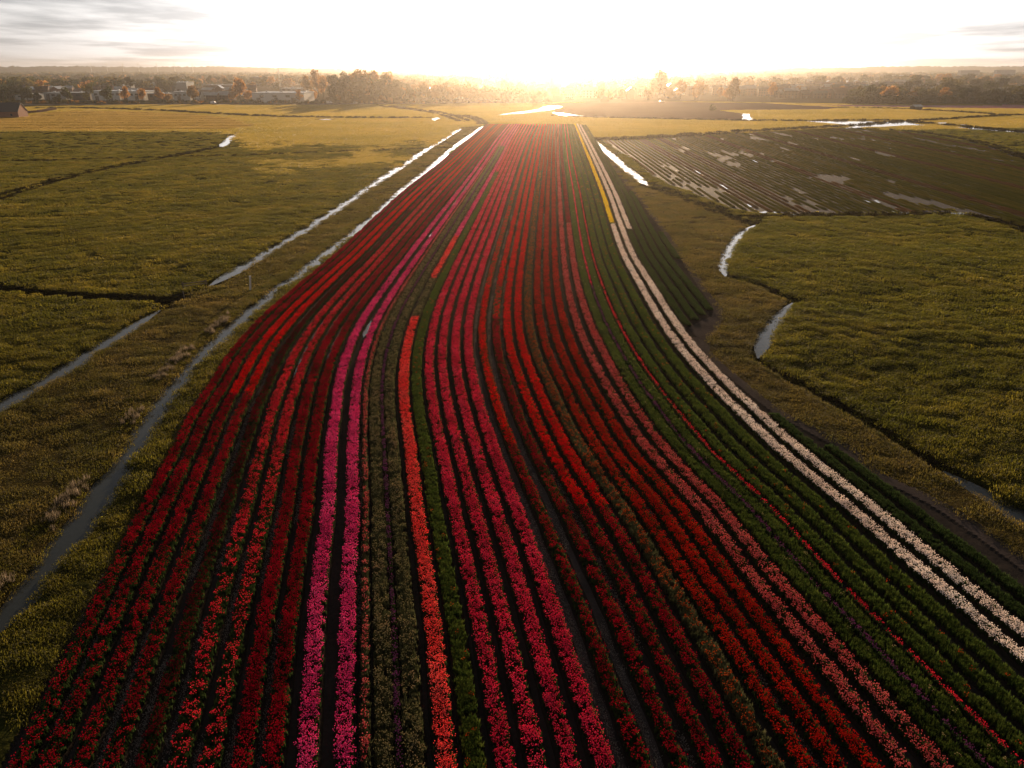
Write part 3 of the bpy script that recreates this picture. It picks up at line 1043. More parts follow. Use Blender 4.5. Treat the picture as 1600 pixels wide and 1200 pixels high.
# row: (width, [(y_from, y_to, colour, bloom share, leaf kind)], label).  y are photo lines top..bottom
ROWS = {
    1: (.95, [(0, 2000, 'crimson', .62, 'dark')], 'outermost dark crimson tulip row beside the left canal verge'),
    2: (1.0, [(0, 2000, 'crimson', .70, 'dark')], 'deep crimson tulip row, second from the left canal verge'),
    3: (1.0, [(0, 620, 'red', .85, 'dark'), (620, 2000, 'crimson', .75, 'dark')], 'bright red tulip row, third from the left canal verge'),  # near part turns darker crimson, painting in the dim foreground
    4: (1.0, [(0, 620, 'red', .75, 'dark'), (620, 2000, 'crimson', .62, 'dark')], 'bright red tulip row just left of the sparse dark crimson row'),  # foreground darkness put into the petals: crimson instead of red nearby
    5: (.95, [(0, 330, 'crimson', .6, 'dark'), (330, 2000, 'dark', .5, 'dark')], 'sparse very dark crimson tulip row among the left red rows'),
    6: (1.0, [(0, 300, 'red', .7, 'dark'), (300, 700, 'rose', .55, 'dark'), (700, 2000, 'rose', .34, 'dark')], 'thinly flowering rose-red tulip row right of the dark crimson row'),
    7: (1.0, [(0, 300, 'red', .7, 'dark'), (300, 700, 'rose', .55, 'dark'), (700, 2000, 'rose', .36, 'dark')], 'rose-red speckled tulip row with water shining in its left furrow'),
    8: (1.0, [(0, 2000, 'crimson', .8, 'dark')], 'dense red tulip row, second left of the magenta pair'),
    9: (1.0, [(0, 2000, 'crimson', .78, 'dark')], 'dense red tulip row directly left of the magenta pair'),
    10: (1.05, [(0, 2000, 'magenta', 1.0, 'dark')], 'left row of the magenta pink pair, beside the wide bare furrow'),
    11: (1.0, [(0, 2000, 'magenta', .95, 'dark')], 'right row of the magenta pink pair, beside the narrow mixed strip'),
    11.5: (.42, [(0, 2000, 'salmon', .35, 'olive')], 'narrow mixed pink and pale strip along the right magenta row'),
    12: (1.0, [(0, 230, 'magenta', .8, 'dark'), (230, 2000, 'cream', .35, 'olive')], 'olive leafy row left of the thin purple line'),
    12.5: (.30, [(0, 2000, 'purple', .6, 'dark')], 'thin dull purple line between the two olive rows'),
    13: (1.0, [(0, 230, 'magenta', .8, 'dark'), (230, 2000, 'cream', .30, 'olive')], 'olive leafy row directly left of the coral row'),
    14: (1.05, [(0, 372, 'magenta', .9, 'dark'), (372, 438, 'coral', .6, 'olive'), (438, 500, 'cream', .3, 'olive'), (500, 2000, 'coral', 1.1, 'dark')], 'bright coral tulip row that begins mid-field and turns pink far off'),
    15: (1.0, [(0, 270, 'pinkred', .8, 'dark'), (270, 2000, 'orange', .012, 'bright')], 'plain dark green row directly right of the coral row'),
    16: (1.0, [(0, 2000, 'pinkred', .75, 'dark')], 'pink-red tulip row, first right of the plain green row'),
    17: (1.0, [(0, 2000, 'pinkred', .70, 'dark')], 'pink-red tulip row, second right of the plain green row'),
    18: (1.0, [(0, 2000, 'pinkred', .95, 'dark')], 'bright pink tulip row, third right of the plain green row'),
    19: (1.05, [(0, 2000, 'pinkred', 1.0, 'dark')], 'bright pink tulip row on the left edge of the grey wheel track'),
    20: (.9, [(0, 300, 'red', .7, 'dark'), (300, 450, 'red', .25, 'olive'), (450, 700, 'red', .6, 'dark'), (700, 2000, 'crimson', .42, 'dark')], 'red tulip row between the two grey wheel tracks'),
    21: (.95, [(0, 300, 'red', .8, 'dark'), (300, 450, 'red', .5, 'dark'), (450, 500, 'red', .25, 'olive'), (500, 2000, 'crimson', .5, 'dark')], 'patchy crimson row on the right edge of the grey wheel tracks'),
    22: (1.0, [(0, 800, 'red', .8, 'dark'), (800, 2000, 'crimson', .5, 'dark')], 'scarlet red tulip row, second right of the wheel tracks'),
    23: (1.0, [(0, 800, 'red', .95, 'dark'), (800, 2000, 'crimson', .55, 'dark')], 'dense scarlet row directly left of the brownish row'),
    24: (1.0, [(0, 268, 'scarlet', .8, 'dark'), (268, 2000, 'orange', .22, 'olive')], 'brownish budding row between the red and orange-red rows'),
    25: (1.0, [(0, 2000, 'scarlet', .65, 'dark')], 'orange-red tulip row directly right of the brownish row'),
    26: (1.0, [(0, 2000, 'scarlet', .72, 'dark')], 'middle one of the three orange-red tulip rows'),
    27: (1.0, [(0, 2000, 'scarlet', .72, 'dark')], 'orange-red tulip row directly left of the salmon pair'),
    28: (1.0, [(0, 2000, 'salmon', .62, 'dark')], 'left row of the salmon pair'),
    29: (1.0, [(0, 350, 'crimson', .9, 'dark'), (352, 2000, 'salmon', .68, 'dark')], 'right row of the salmon pair, crimson in its far part'),
    30: (1.0, [(0, 2000, 'cream', .01, 'bright')], 'green leafy row directly right of the salmon pair'),
    30.5: (.28, [(0, 450, 'pinkred', .8, 'dark'), (450, 2000, 'purple', .6, 'dark')], 'thin pink-purple line, first among the green rows'),
    31: (.95, [(0, 2000, 'cream', .008, 'bright')], 'green leafy row between the two thin pink lines'),
    31.5: (.26, [(0, 2000, 'rose', .6, 'dark')], 'thin rose line, second among the green rows'),
    32: (1.0, [(0, 2000, 'orange', .01, 'bright')], 'green leafy row just right of the thin rose line'),
    33: (1.0, [(0, 2000, 'orange', .012, 'bright')], 'green leafy row, second left of the white pair'),
    34: (1.1, [(0, 2000, 'orange', .01, 'bright')], 'green leafy row directly left of the white pair'),
    35: (1.05, [(0, 350, 'yellow', 1.1, 'bright'), (354, 2000, 'white', 1.1, 'dark')], 'left white tulip row that turns yellow in the distance'),
    36: (1.05, [(0, 2000, 'white', 1.1, 'dark')], 'long cream white tulip row, unbroken to the far end'),
    37: (1.05, [(0, 360, 'white', 1.1, 'dark'), (363, 2000, 'cream', .0, 'dark')], 'green row right of the white pair, white in its far part'),
}
WORDS = ['first', 'second', 'third', 'fourth', 'fifth', 'sixth', 'seventh', 'eighth', 'ninth', 'tenth', 'eleventh', 'twelfth', 'thirteenth', 'fourteenth', 'fifteenth', 'sixteenth', 'seventeenth', 'eighteenth', 'nineteenth', 'twentieth']
for k in range(38, 46):
    ROWS[k] = (1.0, [(0, 2000, 'cream', .0, 'dark')], f'short dark green row by the bare track, {WORDS[k-38]} right of the long green one')


def yline(Y):       # photo line of a ground point straight ahead at world y
    d = np.arctan2(H, Y)
    return 600 - F * np.tan(PITCH - d)


GRP = 'tulip rows of the flower field'
JOBS = []
for r in sorted(ROWS):
    P = ROW[r]
    if r < 37:
        JOBS.append((r, np.ones(len(P), bool), ROWS[r][2]))
        continue
    if r > 42:
        continue
    ok = inpoly(P[:, 0], P[:, 1], FIELD) & (pdist(P[:, 0], P[:, 1], TG) > 0.9) & ~inpoly(P[:, 0], P[:, 1], MUD)
    runs = np.split(np.arange(len(ok)), np.nonzero(np.diff(ok.astype(int)))[0] + 1)
    for q in runs:
        if ok[q[0]] and len(q) > 9:
            m_ = np.zeros(len(P), bool)
            m_[q] = True
            far_ = P[q, 1].mean() > 75
            JOBS.append((r, m_, (('white tulip row ending at the cut edge, then green, right of the white pair' if far_ else 'green row hugging the white pair before the muddy notch')) if r == 37 else f'short dark green row {"beyond" if far_ else "before"} the muddy notch, {WORDS[r-37]} right of the white pair'))
for r, ok, lab in JOBS:
    w, segs, _ = ROWS[r]
    P = ROW[r]
    root = empty('tulip_row', lab, 'tulip row', (0, 0, 0), 0, GRP)
    # raised bed of soil
    n_ = len(P)
    T = np.gradient(P, axis=0)
    T /= np.linalg.norm(T, axis=1)[:, None] + 1e-9
    Nn = np.stack([-T[:, 1], T[:, 0]], -1)
    cs = [(-.62, -.08), (-.46, .07), (0, .10), (.46, .07), (.62, -.08)]
    V_ = np.zeros((n_, 5, 3))
    for j, (u, zz) in enumerate(cs):
        V_[:, j, :2] = P + Nn * (u * w * (1 + (RNG.random(n_) - .5) * .10))[:, None]
        V_[:, j, 2] = zz + (RNG.random(n_) - .5) * .03
    i = np.arange(n_ - 1)[ok[:-1] & ok[1:]]
    f = np.concatenate([np.stack([i * 5 + j, (i + 1) * 5 + j, (i + 1) * 5 + j + 1, i * 5 + j + 1], -1) for j in range(4)])
    u_, inv = np.unique(f[:, ::-1], return_inverse=True)
    new_mesh('soil_bed', V_.reshape(-1, 3)[u_], inv.reshape(-1, 4), M_bed, smooth=False, parent=root)
    # plants
    L = P
    seg = np.linalg.norm(np.diff(L, axis=0), axis=1)
    segok = (ok[:-1] & ok[1:]).astype(float)
    midy = (L[:-1, 1] + L[1:, 1]) / 2
    for near in (True, False):
        zone = (midy < 175) if near else (midy >= 175)
        dens = (38.0 if near else 17.0) * w * seg * segok * zone
        tot = dens.sum()
        if tot < 5:
            continue
        n_ = int(tot)
        k = RNG.choice(len(seg), n_, p=dens / tot)
        t = RNG.random(n_)
        u = (RNG.random(n_) - .5) * (w - (0.20 if near else 0.28))
        Q = L[k] + (L[k + 1] - L[k]) * t[:, None] + Nn[k] * u[:, None]
        yl = yline(Q[:, 1]) + (RNG.random(n_) - .5) * 3
        vig = fbm(Q[:, 0] + r * 31, Q[:, 1], 3.5, 2, 51)
        # groups by leaf kind
        for lk in ('dark', 'olive', 'bright'):
            s = np.zeros(n_, bool)
            for (a, b_, col, share, kind) in segs:
                if kind == lk:
                    s |= (yl >= a) & (yl < b_)
            if s.sum() > 3:
                leafy_row = all(sg[3] < 0.4 for sg in segs if sg[4] == lk)
                o = scatter('foliage', np.column_stack([Q, np.full(n_, .06)])[s], RNG.random(s.sum()) * 6.28, (0.8 + .5 * vig[s]) * (1.12 if leafy_row else 0.95), RNG.integers(0, 6 if near else 4, s.sum()),
                            LEAFP[lk][0 if near else 1], parent=root)
        patch = fbm(Q[:, 0] + r * 17, Q[:, 1], 6.0, 2, 61)
        for (a, b_, col, share, kind) in segs:
            if share <= 0:
                continue
            s = (yl >= a) & (yl < b_)
            pr = share * np.clip(0.75 + 0.6 * patch, 0, 1.3) * (np.interp(yl, [300, 600], [1.5, 1.0]) if share > .3 else 1)
            if r < 8:
                pr = pr * np.where(yl > 850, 0.55 if r < 4 else 0.7, 1.0)  # fewer blooms close by, imitating the vignette's dark corner
            s &= RNG.random(n_) < pr
            if s.sum() > 2:
                o = scatter('blooms', np.column_stack([Q + (RNG.random((n_, 2)) - .5) * .06, np.full(n_, .06)])[s], RNG.random(s.sum()) * 6.28, (0.85 + .35 * vig[s]), RNG.integers(0, 6 if near else 4, s.sum()),
                            BLP[col][0 if near else 1], parent=root)

# standing water and wet bare wheel tracks in the furrows
def furrow(r1, r2, y0, y1, w, name='puddle', mat=M_water, z=-0.02, n=3, jit=0.0):
    A = ROW[r1]
    B = ROW[r2]
    m_ = min(len(A), len(B))
    # pair by world y
    yy = np.linspace(gp(800, y0)[1], gp(800, y1)[1], n)
    def at(L, q):
        o_ = np.argsort(L[:, 1])
        return np.interp(q, L[o_, 1], L[o_, 0])
    xx = (at(A, yy) + at(B, yy)) / 2
    if name == 'puddle':
        wv = w * np.clip(1.9 * vnoise(yy * 0.9 + r1 * 7, yy * 0 + r2, 3) - .25, 0.02, 1.4)
        wv[0] = wv[-1] = 0.01
        xx = xx + (RNG.random(n) - .5) * w * .5
    else:
        wv = w
    o = ribbon(np.stack([xx, yy], -1), wv, z, name, mat, 0 if name == 'puddle' else jit)
    o['kind'] = 'structure'
    return o


for r1, r2, y0, y1, w in ((5, 6, 330, 345, .10), (6, 7, 430, 470, .10), (6, 7, 475, 530, .11), (6, 7, 540, 590, .09), (6, 7, 300, 330, .14), (7, 8, 330, 380, .09), (7, 8, 400, 440, .08), (7, 8, 470, 520, .08),
                          (8, 9, 270, 320, .13), (8, 9, 340, 372, .09), (8, 9, 395, 450, .08), (8, 9, 520, 560, .07), (8, 9, 240, 262, .15), (10, 11, 283, 305, .30), (10, 11, 364, 370, .25), (10, 11, 500, 528, .22),
                          (10, 11, 312, 322, .2), (11, 12, 290, 303, .25), (11, 12, 425, 440, .14), (11, 12, 455, 468, .12), (11, 12, 498, 520, .14), (4, 5, 270, 292, .12), (3, 4, 345, 385, .08), (4, 5, 400, 420, .08),
                          (7, 8, 255, 275, .13), (6, 7, 350, 400, .09), (6, 7, 244, 256, .2), (11, 12, 262, 268, .3)):
    furrow(r1, r2, y0, y1, w * 1.5 + .05, z=0.0, n=max(12, int((gp(800, y0)[1] - gp(800, y1)[1]) / 0.8)), jit=0)
# pale flecks added along the furrows in place of their grey glint
lm = []
for k in range(5):
    mb = MB()
    r_ = random.Random(900 + k)
    for j in range(9):
        x_, y_, a_2, q_ = r_.uniform(-.14, .14), r_.uniform(-.5, .5), r_.uniform(0, 3.1), r_.uniform(.02, .05)
        c_, d_ = math.cos(a_2) * q_, math.sin(a_2) * q_
        mb.quad((x_ - c_, y_ - d_, .0), (x_ + d_ * .5, y_ - c_ * .5, .01), (x_ + c_, y_ + d_, .035), (x_ - d_ * .5, y_ + c_ * .5, .02))
    lm.append(mb.mesh('litter', leafy('furrow_litter_%d' % k, [(0.10, 0.09, 0.08), (0.26, 0.22, 0.19)], trans=.2) if k == 0 else lm[0].materials[0]))
P_GLINT = proto_coll('furrow_litter', lm)
for r1, r2 in ((0, 1), (1, 2), (3, 4), (4, 5), (5, 6), (6, 7), (7, 8), (8, 9), (11, 11.5), (19, 20), (20, 21), (21, 22), (25, 26), (36, 37)):
    A = ROW[r1 if r1 else 1]
    B = ROW[r2]
    yy = 14 + 150 * RNG.random(1400)
    oa, ob = np.argsort(A[:, 1]), np.argsort(B[:, 1])
    xa, xb = np.interp(yy, A[oa, 1], A[oa, 0]), np.interp(yy, B[ob, 1], B[ob, 0])
    xx = (xa + xb) / 2 if r1 else xb - .85
    kk = fbm(xx + r1 * 9, yy, 7, 2, 33) > .42
    n_ = int(kk.sum())
    o = scatter('furrow_litter', np.column_stack([xx + (RNG.random(1400) - .5) * .12, yy, np.full(1400, .0)])[kk], (RNG.random(n_) - .5) * .4, 0.8 + .6 * RNG.random(n_), RNG.integers(0, 5, n_), P_GLINT)
    o['label'] = 'pale flecks standing in for the glint along the furrows'
furrow(19, 20, 197, 1260, .26, 'wheel_track', M_track, -0.012, 260, .2)
furrow(20, 21, 197, 1260, .26, 'wheel_track', M_track, -0.012, 260, .2)
# ------------------------------------------------------------------ crop rows of the waterlogged field
M_crop = leafy('crop_leaves', [(0.09, 0.095, 0.018), (0.13, 0.12, 0.022), (0.17, 0.14, 0.03)], trans=0.5, tcol=2.2)
M_cropb = leafy('crop_leaves_brown', [(0.12, 0.07, 0.035), (0.18, 0.10, 0.05)], trans=0.45, tcol=1.5)
nrow = 0
for i in range(175):
    x0 = 34 + i * 1.72
    yy = np.arange(150, 520, 2.2)
    xx = x0 + (yy - 166) * (0.011 + (x0 - 58) * 0.0005)
    ok = inpoly(xx, yy, CROP) & inpoly(xx + 1.0, yy, CROP) & inpoly(xx - 1.0, yy, CROP)
    gap = fbm(xx * 2.2, yy * 0.45, 10, 3, 91) + (random.random() - .5) * .13
    wetz = np.clip((230 - yy) / 120, 0, 1) * 0.07
    dead = gap < (0.27 + wetz * .8)
    i0 = np.nonzero(ok[:-1] & ok[1:])[0]
    if len(i0) < 4:
        continue
    brown = (i % 14 in (5, 6)) or i in (14, 15)
    n_ = len(yy)
    vv = np.zeros((n_, 5, 3))
    hh = 0.20 + 0.28 * RNG.random(n_)
    for j, (u, t) in enumerate(((-.5, 0), (-.33, .75), (0, 1), (.33, .7), (.5, 0))):
        vv[:, j, 0] = xx + u * (1.15 + 0.5 * (RNG.random(n_) - .5))
        vv[:, j, 1] = yy + (RNG.random(n_) - .5) * .8
        vv[:, j, 2] = -0.06 + hh * t + (RNG.random(n_) - .5) * .12 * (t > 0)
    f = np.concatenate([np.stack([i0 * 5 + j, i0 * 5 + j + 1, (i0 + 1) * 5 + j + 1, (i0 + 1) * 5 + j], -1) for j in range(4)])
    vv[dead, :, 2] = -0.4
    u_, inv = np.unique(f, return_inverse=True)
    o = new_mesh('crop_row', vv.reshape(-1, 3)[u_], inv.reshape(-1, 4), M_cropb if brown else M_crop)
    o['label'] = 'brownish crop row on the waterlogged field' if brown else 'low green crop row with bare wet gaps on the waterlogged field'
    o['category'] = 'crop row'
    o['group'] = 'brownish crop rows of the waterlogged field' if brown else 'green crop rows of the waterlogged field'

# ------------------------------------------------------------------ trees
M_bark = plain('bark', (0.07, 0.05, 0.035), 0.9, 0.3, 3)
M_tree = [leafy('crown_green', [(0.035, 0.045, 0.012), (0.06, 0.06, 0.018), (0.09, 0.07, 0.02)], trans=0.45, tcol=1.8),
          leafy('crown_dark', [(0.018, 0.026, 0.010), (0.03, 0.038, 0.014), (0.045, 0.045, 0.018)], trans=0.35, tcol=1.4),
          leafy('crown_amber', [(0.13, 0.075, 0.02), (0.19, 0.095, 0.025), (0.24, 0.12, 0.035)], trans=0.55, tcol=2.4)]  # orange glow of the backlit leaves put into the crown colour


def crown_mesh(name, blobs, n, s, mat, seed):
    r = random.Random(seed)
    mb = MB()
    tot = sum(b_[3] ** 2 for b_ in blobs)
    for bx, by, bz, br, fz in blobs:
        for k in range(int(n * br * br / tot)):
            u = r.uniform(-1, 1)
            t = r.uniform(0, 6.283)
            q = br * (0.62 + 0.45 * r.random())
            w = math.sqrt(1 - u * u)
            c = Vector((bx + q * w * math.cos(t), by + q * w * math.sin(t), bz + q * u * fz))
            a = Vector((r.gauss(0, 1), r.gauss(0, 1), r.gauss(0, .6))).normalized()
            b_ = a.orthogonal().normalized()
            b_ = (b_ + a.cross(b_) * r.uniform(-1, 1)).normalized()
            ss = s * r.uniform(.6, 1.4)
            mb.quad(tuple(c - a * ss * .5), tuple(c + b_ * ss * .35), tuple(c + a * ss * .55), tuple(c - b_ * ss * .4))
    return mb.mesh(name, mat)


def tree_proto(kind, seed, mi, n=1500):
    """unit tree: 10 m high"""
    r = random.Random(seed)
    t = MB()
    t.tube((0, 0, -0.3), (0.1, 0, 4.2), .26, .17, 7)
    blobs = []
    if kind == 'round':
        for k in range(9):
            a = r.uniform(0, 6.28)
            q = r.uniform(.8, 2.1)
            z = r.uniform(2.6, 8.0)
            rb = r.uniform(1.3, 2.1)
            blobs.append((q * math.cos(a), q * math.sin(a), z, rb, .9))
            t.tube((0.1, 0, 3.2), (q * math.cos(a) * .8, q * math.sin(a) * .8, z - .3), .12, .04, 4)
        s = .62
    elif kind == 'poplar':
        for k in range(10):
            z = 2.2 + k * .75
            q = .35
            a = r.uniform(0, 6.28)
            blobs.append((q * math.cos(a), q * math.sin(a), z, 1.15 * math.sin(math.pi * (k + 1.6) / 12.5) + .15, 1.15))
        t.tube((0.1, 0, 4), (0, 0, 9), .15, .04, 5)
        s = .5
    elif kind == 'bush':
        for k in range(8):
            a = r.uniform(0, 6.28)
            q = r.uniform(1.0, 3.0)
            blobs.append((q * math.cos(a), q * math.sin(a), r.uniform(1.4, 7.2), r.uniform(1.6, 2.8), .85))
        s = .75
    else:
        for k in range(11):
            a = r.uniform(0, 6.28)
            q = r.uniform(.5, 2.4)
            z = r.uniform(2.4, 8.8)
            blobs.append((q * math.cos(a), q * math.sin(a), z, r.uniform(.9, 1.7), .9))
            t.tube((0.1, 0, 3.2), (q * math.cos(a) * .85, q * math.sin(a) * .85, z), .11, .03, 4)
        s = .5
    return crown_mesh('crown', blobs, n, s, M_tree[mi], seed), t.mesh('trunk', M_bark)


PROTO = {}
for kd in ('round', 'poplar', 'bush', 'loose'):
    for mi in range(3):
        PROTO[kd, mi] = [tree_proto(kd, 300 + 17 * v + mi, mi) for v in range(2)]
COLW = ['green', 'dark green', 'amber']
KW = {'round': 'round-crowned tree', 'poplar': 'slender poplar', 'bush': 'bushy tree', 'loose': 'loose-crowned tree'}


def place_zone(phrase, items, group):
    """items: (px, py base, height m, kind, colour, width factor)"""
    items = sorted(items)
    for i, (px, py, h, kd, mi, wf) in enumerate(items):
        p = gp(px, py)
        cr_, tr_ = PROTO[kd, mi][i % 2]
        lab = f'{COLW[mi]} {KW[kd]} {phrase}, {WORDS[i]} from left'
        s = h / 10
        o = empty('tree' if kd != 'poplar' else 'poplar_tree', lab, 'tree', (p[0], p[1], -0.05), random.uniform(0, 6.28), group, (s * wf, s * wf, s))
        obj('crown', cr_, o)
        obj('trunk', tr_, o)


def rand_zone(phrase, x0, x1, y0, y1, n, h0, h1, kinds, cols, group, w=1.0):
    it = []
    for k in range(n):
        px = x0 + (x1 - x0) * (k + random.random()) / n
        it.append((px, random.uniform(y0, y1), random.uniform(h0, h1), random.choice(kinds), random.choice(cols), w * random.uniform(.85, 1.2)))
    place_zone(phrase, it, group)


G1, G2, G3, G4 = 'trees along the left edge of the town', 'trees of the big clump and the row beside it', 'trees in the hazy middle of the town', 'trees in the right part of the town'
place_zone('in the front line before the left halls', [(44, 158, 15, 'round', 1, 1), (62, 158, 11, 'bush', 1, 1), (107, 160, 17, 'round', 0, .95), (139, 160, 18, 'loose', 0, 1), (168, 160, 18, 'round', 0, .95), (197, 160, 17, 'round', 2, .9),
                                                       (224, 160, 14, 'round', 2, 1), (252, 160, 16, 'round', 2, 1), (264, 160, 9, 'bush', 2, .9), (303, 160, 18, 'round', 2, 1), (365, 158, 11, 'bush', 2, 1.1), (376, 157, 25, 'round', 2, .95),
                                                       (389, 158, 12, 'bush', 2, .9), (468, 161, 13, 'loose', 2, 1), (90, 159, 9, 'bush', 1, 1)], G1)
rand_zone('at the far left edge behind the brick barn', -40, 60, 150, 162, 16, 12, 20, ['round', 'bush', 'loose'], [1, 1, 0], G1, 1.2)
rand_zone('behind the long dark hall', 60, 240, 126, 136, 18, 14, 20, ['round', 'bush', 'loose'], [1, 1, 0], G1, 1.3)
rand_zone('between the dark hall and the terraces', 195, 300, 138, 146, 12, 15, 24, ['round', 'bush', 'loose'], [1, 1, 0], G1)
rand_zone('behind the grey terraces', 290, 420, 128, 140, 18, 14, 22, ['round', 'bush', 'loose'], [0, 0, 2], G1, 1.2)
rand_zone('behind the white hall', 400, 520, 132, 145, 16, 14, 22, ['round', 'bush', 'loose'], [0, 2, 2], G1, 1.2)
place_zone('right of the white hall', [(482, 150, 27, 'round', 2, .8), (498, 152, 32, 'loose', 2, .8), (506, 154, 26, 'round', 2, .8), (490, 157, 12, 'bush', 2, 1)], G1)
big = []
for k in range(16):
    px = 522 + 98 * k / 15 + random.uniform(-3, 3)
    big.append((px, random.uniform(156.5, 160), 27 + 5 * math.sin(math.pi * (k + .5) / 16) + random.uniform(-2, 2), random.choice(['round', 'bush', 'loose']), 1 if k < 4 else random.choice([0, 2]), .85))
place_zone('in the tall dense clump', big, G2)
rand_zone('at the foot of the tall clump', 515, 625, 160.5, 161.5, 14, 6, 11, ['bush', 'round'], [0, 1, 2], G2, 1.1)
rand_zone('in the row right of the tall clump', 622, 735, 157, 160.5, 20, 15, 20, ['round', 'loose', 'bush'], [0, 2, 2], G2)
rand_zone('in the row before the glow', 735, 850, 157, 160, 18, 11, 16, ['round', 'bush'], [0, 2], G2, 1.1)
rand_zone('in the second row behind the tall clump', 600, 740, 136, 150, 18, 15, 22, ['round', 'bush'], [0, 2], G2, 1.2)
rand_zone('in the glare left of the church', 735, 860, 130, 152, 18, 12, 20, ['round', 'bush'], [0, 2], G3, 1.2)
rand_zone('in the glare right of the church', 865, 960, 130, 154, 18, 12, 19, ['round', 'bush'], [0, 2], G3, 1.2)
place_zone('along the far edge of the ploughed field', [(938, 158, 16, 'round', 0, 1.1), (951, 158, 11, 'bush', 2, 1), (972, 157, 13, 'round', 2, 1), (1012, 157, 13, 'bush', 2, 1), (1030, 152, 31, 'poplar', 2, 1.7), (1020, 153, 22, 'poplar', 2, 1.3),
                                                       (1045, 155, 14, 'bush', 2, 1), (1063, 155, 21, 'round', 2, .95), (1086, 156, 16, 'poplar', 2, 1.6), (1092, 158, 20, 'loose', 2, .9), (1125, 155, 14, 'round', 2, 1), (1145, 158, 24, 'poplar', 2, 1.7), (1137, 158, 14, 'bush', 2, 1), (1204, 156, 18, 'loose', 2, .9)], G3)
rand_zone('behind the houses right of the glow', 960, 1110, 130, 150, 20, 12, 20, ['round', 'bush', 'poplar', 'loose'], [2, 2, 0], G3, 1.1)
rand_zone('behind the gabled brick houses', 1100, 1240, 128, 142, 18, 12, 20, ['round', 'bush', 'poplar', 'loose'], [2, 0], G4, 1.1)
rand_zone('between the brick terraces', 1230, 1400, 130, 150, 20, 9, 15, ['round', 'bush', 'loose'], [2, 0, 0], G4)
rand_zone('above the dark hedge on the right', 1335, 1480, 157, 161, 20, 11, 18, ['round', 'bush'], [0, 0, 1, 2], G4, 1.1)
rand_zone('in the dense belt at the right edge', 1480, 1625, 158, 161.5, 20, 12, 18, ['round', 'bush'], [0, 1, 1], G4, 1.2)
rand_zone('in the belt behind the dark hedge', 1380, 1620, 140, 153, 20, 16, 24, ['round', 'bush', 'loose'], [0, 1, 1], G4, 1.4)
rand_zone('before the grey apartment blocks', 1400, 1620, 128, 137, 18, 18, 26, ['round', 'bush'], [1, 0, 1, 2], G4, 1.5)
# hedge
place_zone('standing alone on the ploughed field', [(1113, 173.5, 7, 'bush', 1, .8)], G3)

# far-off woodland that reads as one mass
lowc = [crown_mesh('woodland', [(random.gauss(0, 2), random.gauss(0, 2), random.uniform(4, 7), random.uniform(3, 4.2), .9) for k in range(3)], 160, 1.8, M_tree[mi], 500 + j) for j, mi in enumerate((0, 1, 1, 2, 0))]
P_wood = proto_coll('woodland_tree', lowc)
n_ = 22000
rw = np.sqrt(RNG.random(n_) * (5700 ** 2 - 1250 ** 2) + 1250 ** 2)
aw = np.radians(RNG.random(n_) * 92 - 46)
wx, wy = rw * np.sin(aw), rw * np.cos(aw)
k = fbm(wx, wy * 2.0, 420, 3, 13) > np.where(rw > 2300, 0.42, 0.5)
wx, wy, rw = wx[k], wy[k], rw[k]
o = scatter('distant_woodland', np.column_stack([wx, wy, np.full(len(wx), -0.5)]), RNG.random(len(wx)) * 6.28, (1.2 + 0.9 * RNG.random(len(wx))) * np.where(rw > 3500, 1.5, 1.0), RNG.integers(0, 5, len(wx)), P_wood,
            zs=1 / np.where(rw > 3500, 1.35, 1.0))
o['label'] = 'dark far-off woodland and gardens merging below the horizon'
# low wooded ridge closing the horizon on both sides
ang_ = np.radians(np.linspace(-50, 50, 900))
prof_ = 22 + 26 * np.clip((np.abs(ang_ - math.radians(3)) - math.radians(7)) / math.radians(16), 0, 1) + 8 * (fbm(ang_ * 60, ang_ * 0, 1.0, 3, 8) - .5) + 9 * (fbm(ang_ * 900, ang_ * 0, 1.0, 2, 18) - .5)
vv = np.zeros((4, 900, 3))
for j_, (rr_, hh_) in enumerate(((4900, -2.5), (5150, .72), (5350, 1.0), (5900, .8))):
    vv[j_, :, 0] = rr_ * np.sin(ang_)
    vv[j_, :, 1] = rr_ * np.cos(ang_)
    vv[j_, :, 2] = hh_ if hh_ < 0 else prof_ * hh_ + 2 * (RNG.random(900) - .5)
ii = np.arange(899)
ff = np.concatenate([np.stack([j_ * 900 + ii, j_ * 900 + ii + 1, (j_ + 1) * 900 + ii + 1, (j_ + 1) * 900 + ii], -1) for j_ in range(3)])
o = new_mesh('hills', vv.reshape(-1, 3), ff, ground_mat('wooded_ridge', [(0.3, (0.020, 0.026, 0.018)), (0.7, (0.045, 0.042, 0.028))], s1=0.004, s2=0.02, bscale=0.03, dist=8))
o['kind'] = 'structure'
# hedge bushes at the foot of the tree belt
n_ = 420
hx = 1320 + 320 * RNG.random(n_)
hp = gp(hx, 160.5 + 1.6 * RNG.random(n_))
o = scatter('hedge', np.column_stack([hp, np.full(n_, -0.3)]), RNG.random(n_) * 6.28, 0.55 + .3 * RNG.random(n_), RNG.integers(1, 3, n_), P_wood)
o['label'] = 'low dark hedge behind the distant flower field'
hx = -40 + 900 * RNG.random(n_)
hp = gp(hx, 161 + 0.8 * RNG.random(n_))
o = scatter('undergrowth', np.column_stack([hp, np.full(n_, -0.4)]), RNG.random(n_) * 6.28, 0.22 + .2 * RNG.random(n_), RNG.integers(0, 5, n_), P_wood)
o['label'] = 'low undergrowth along the road before the town'

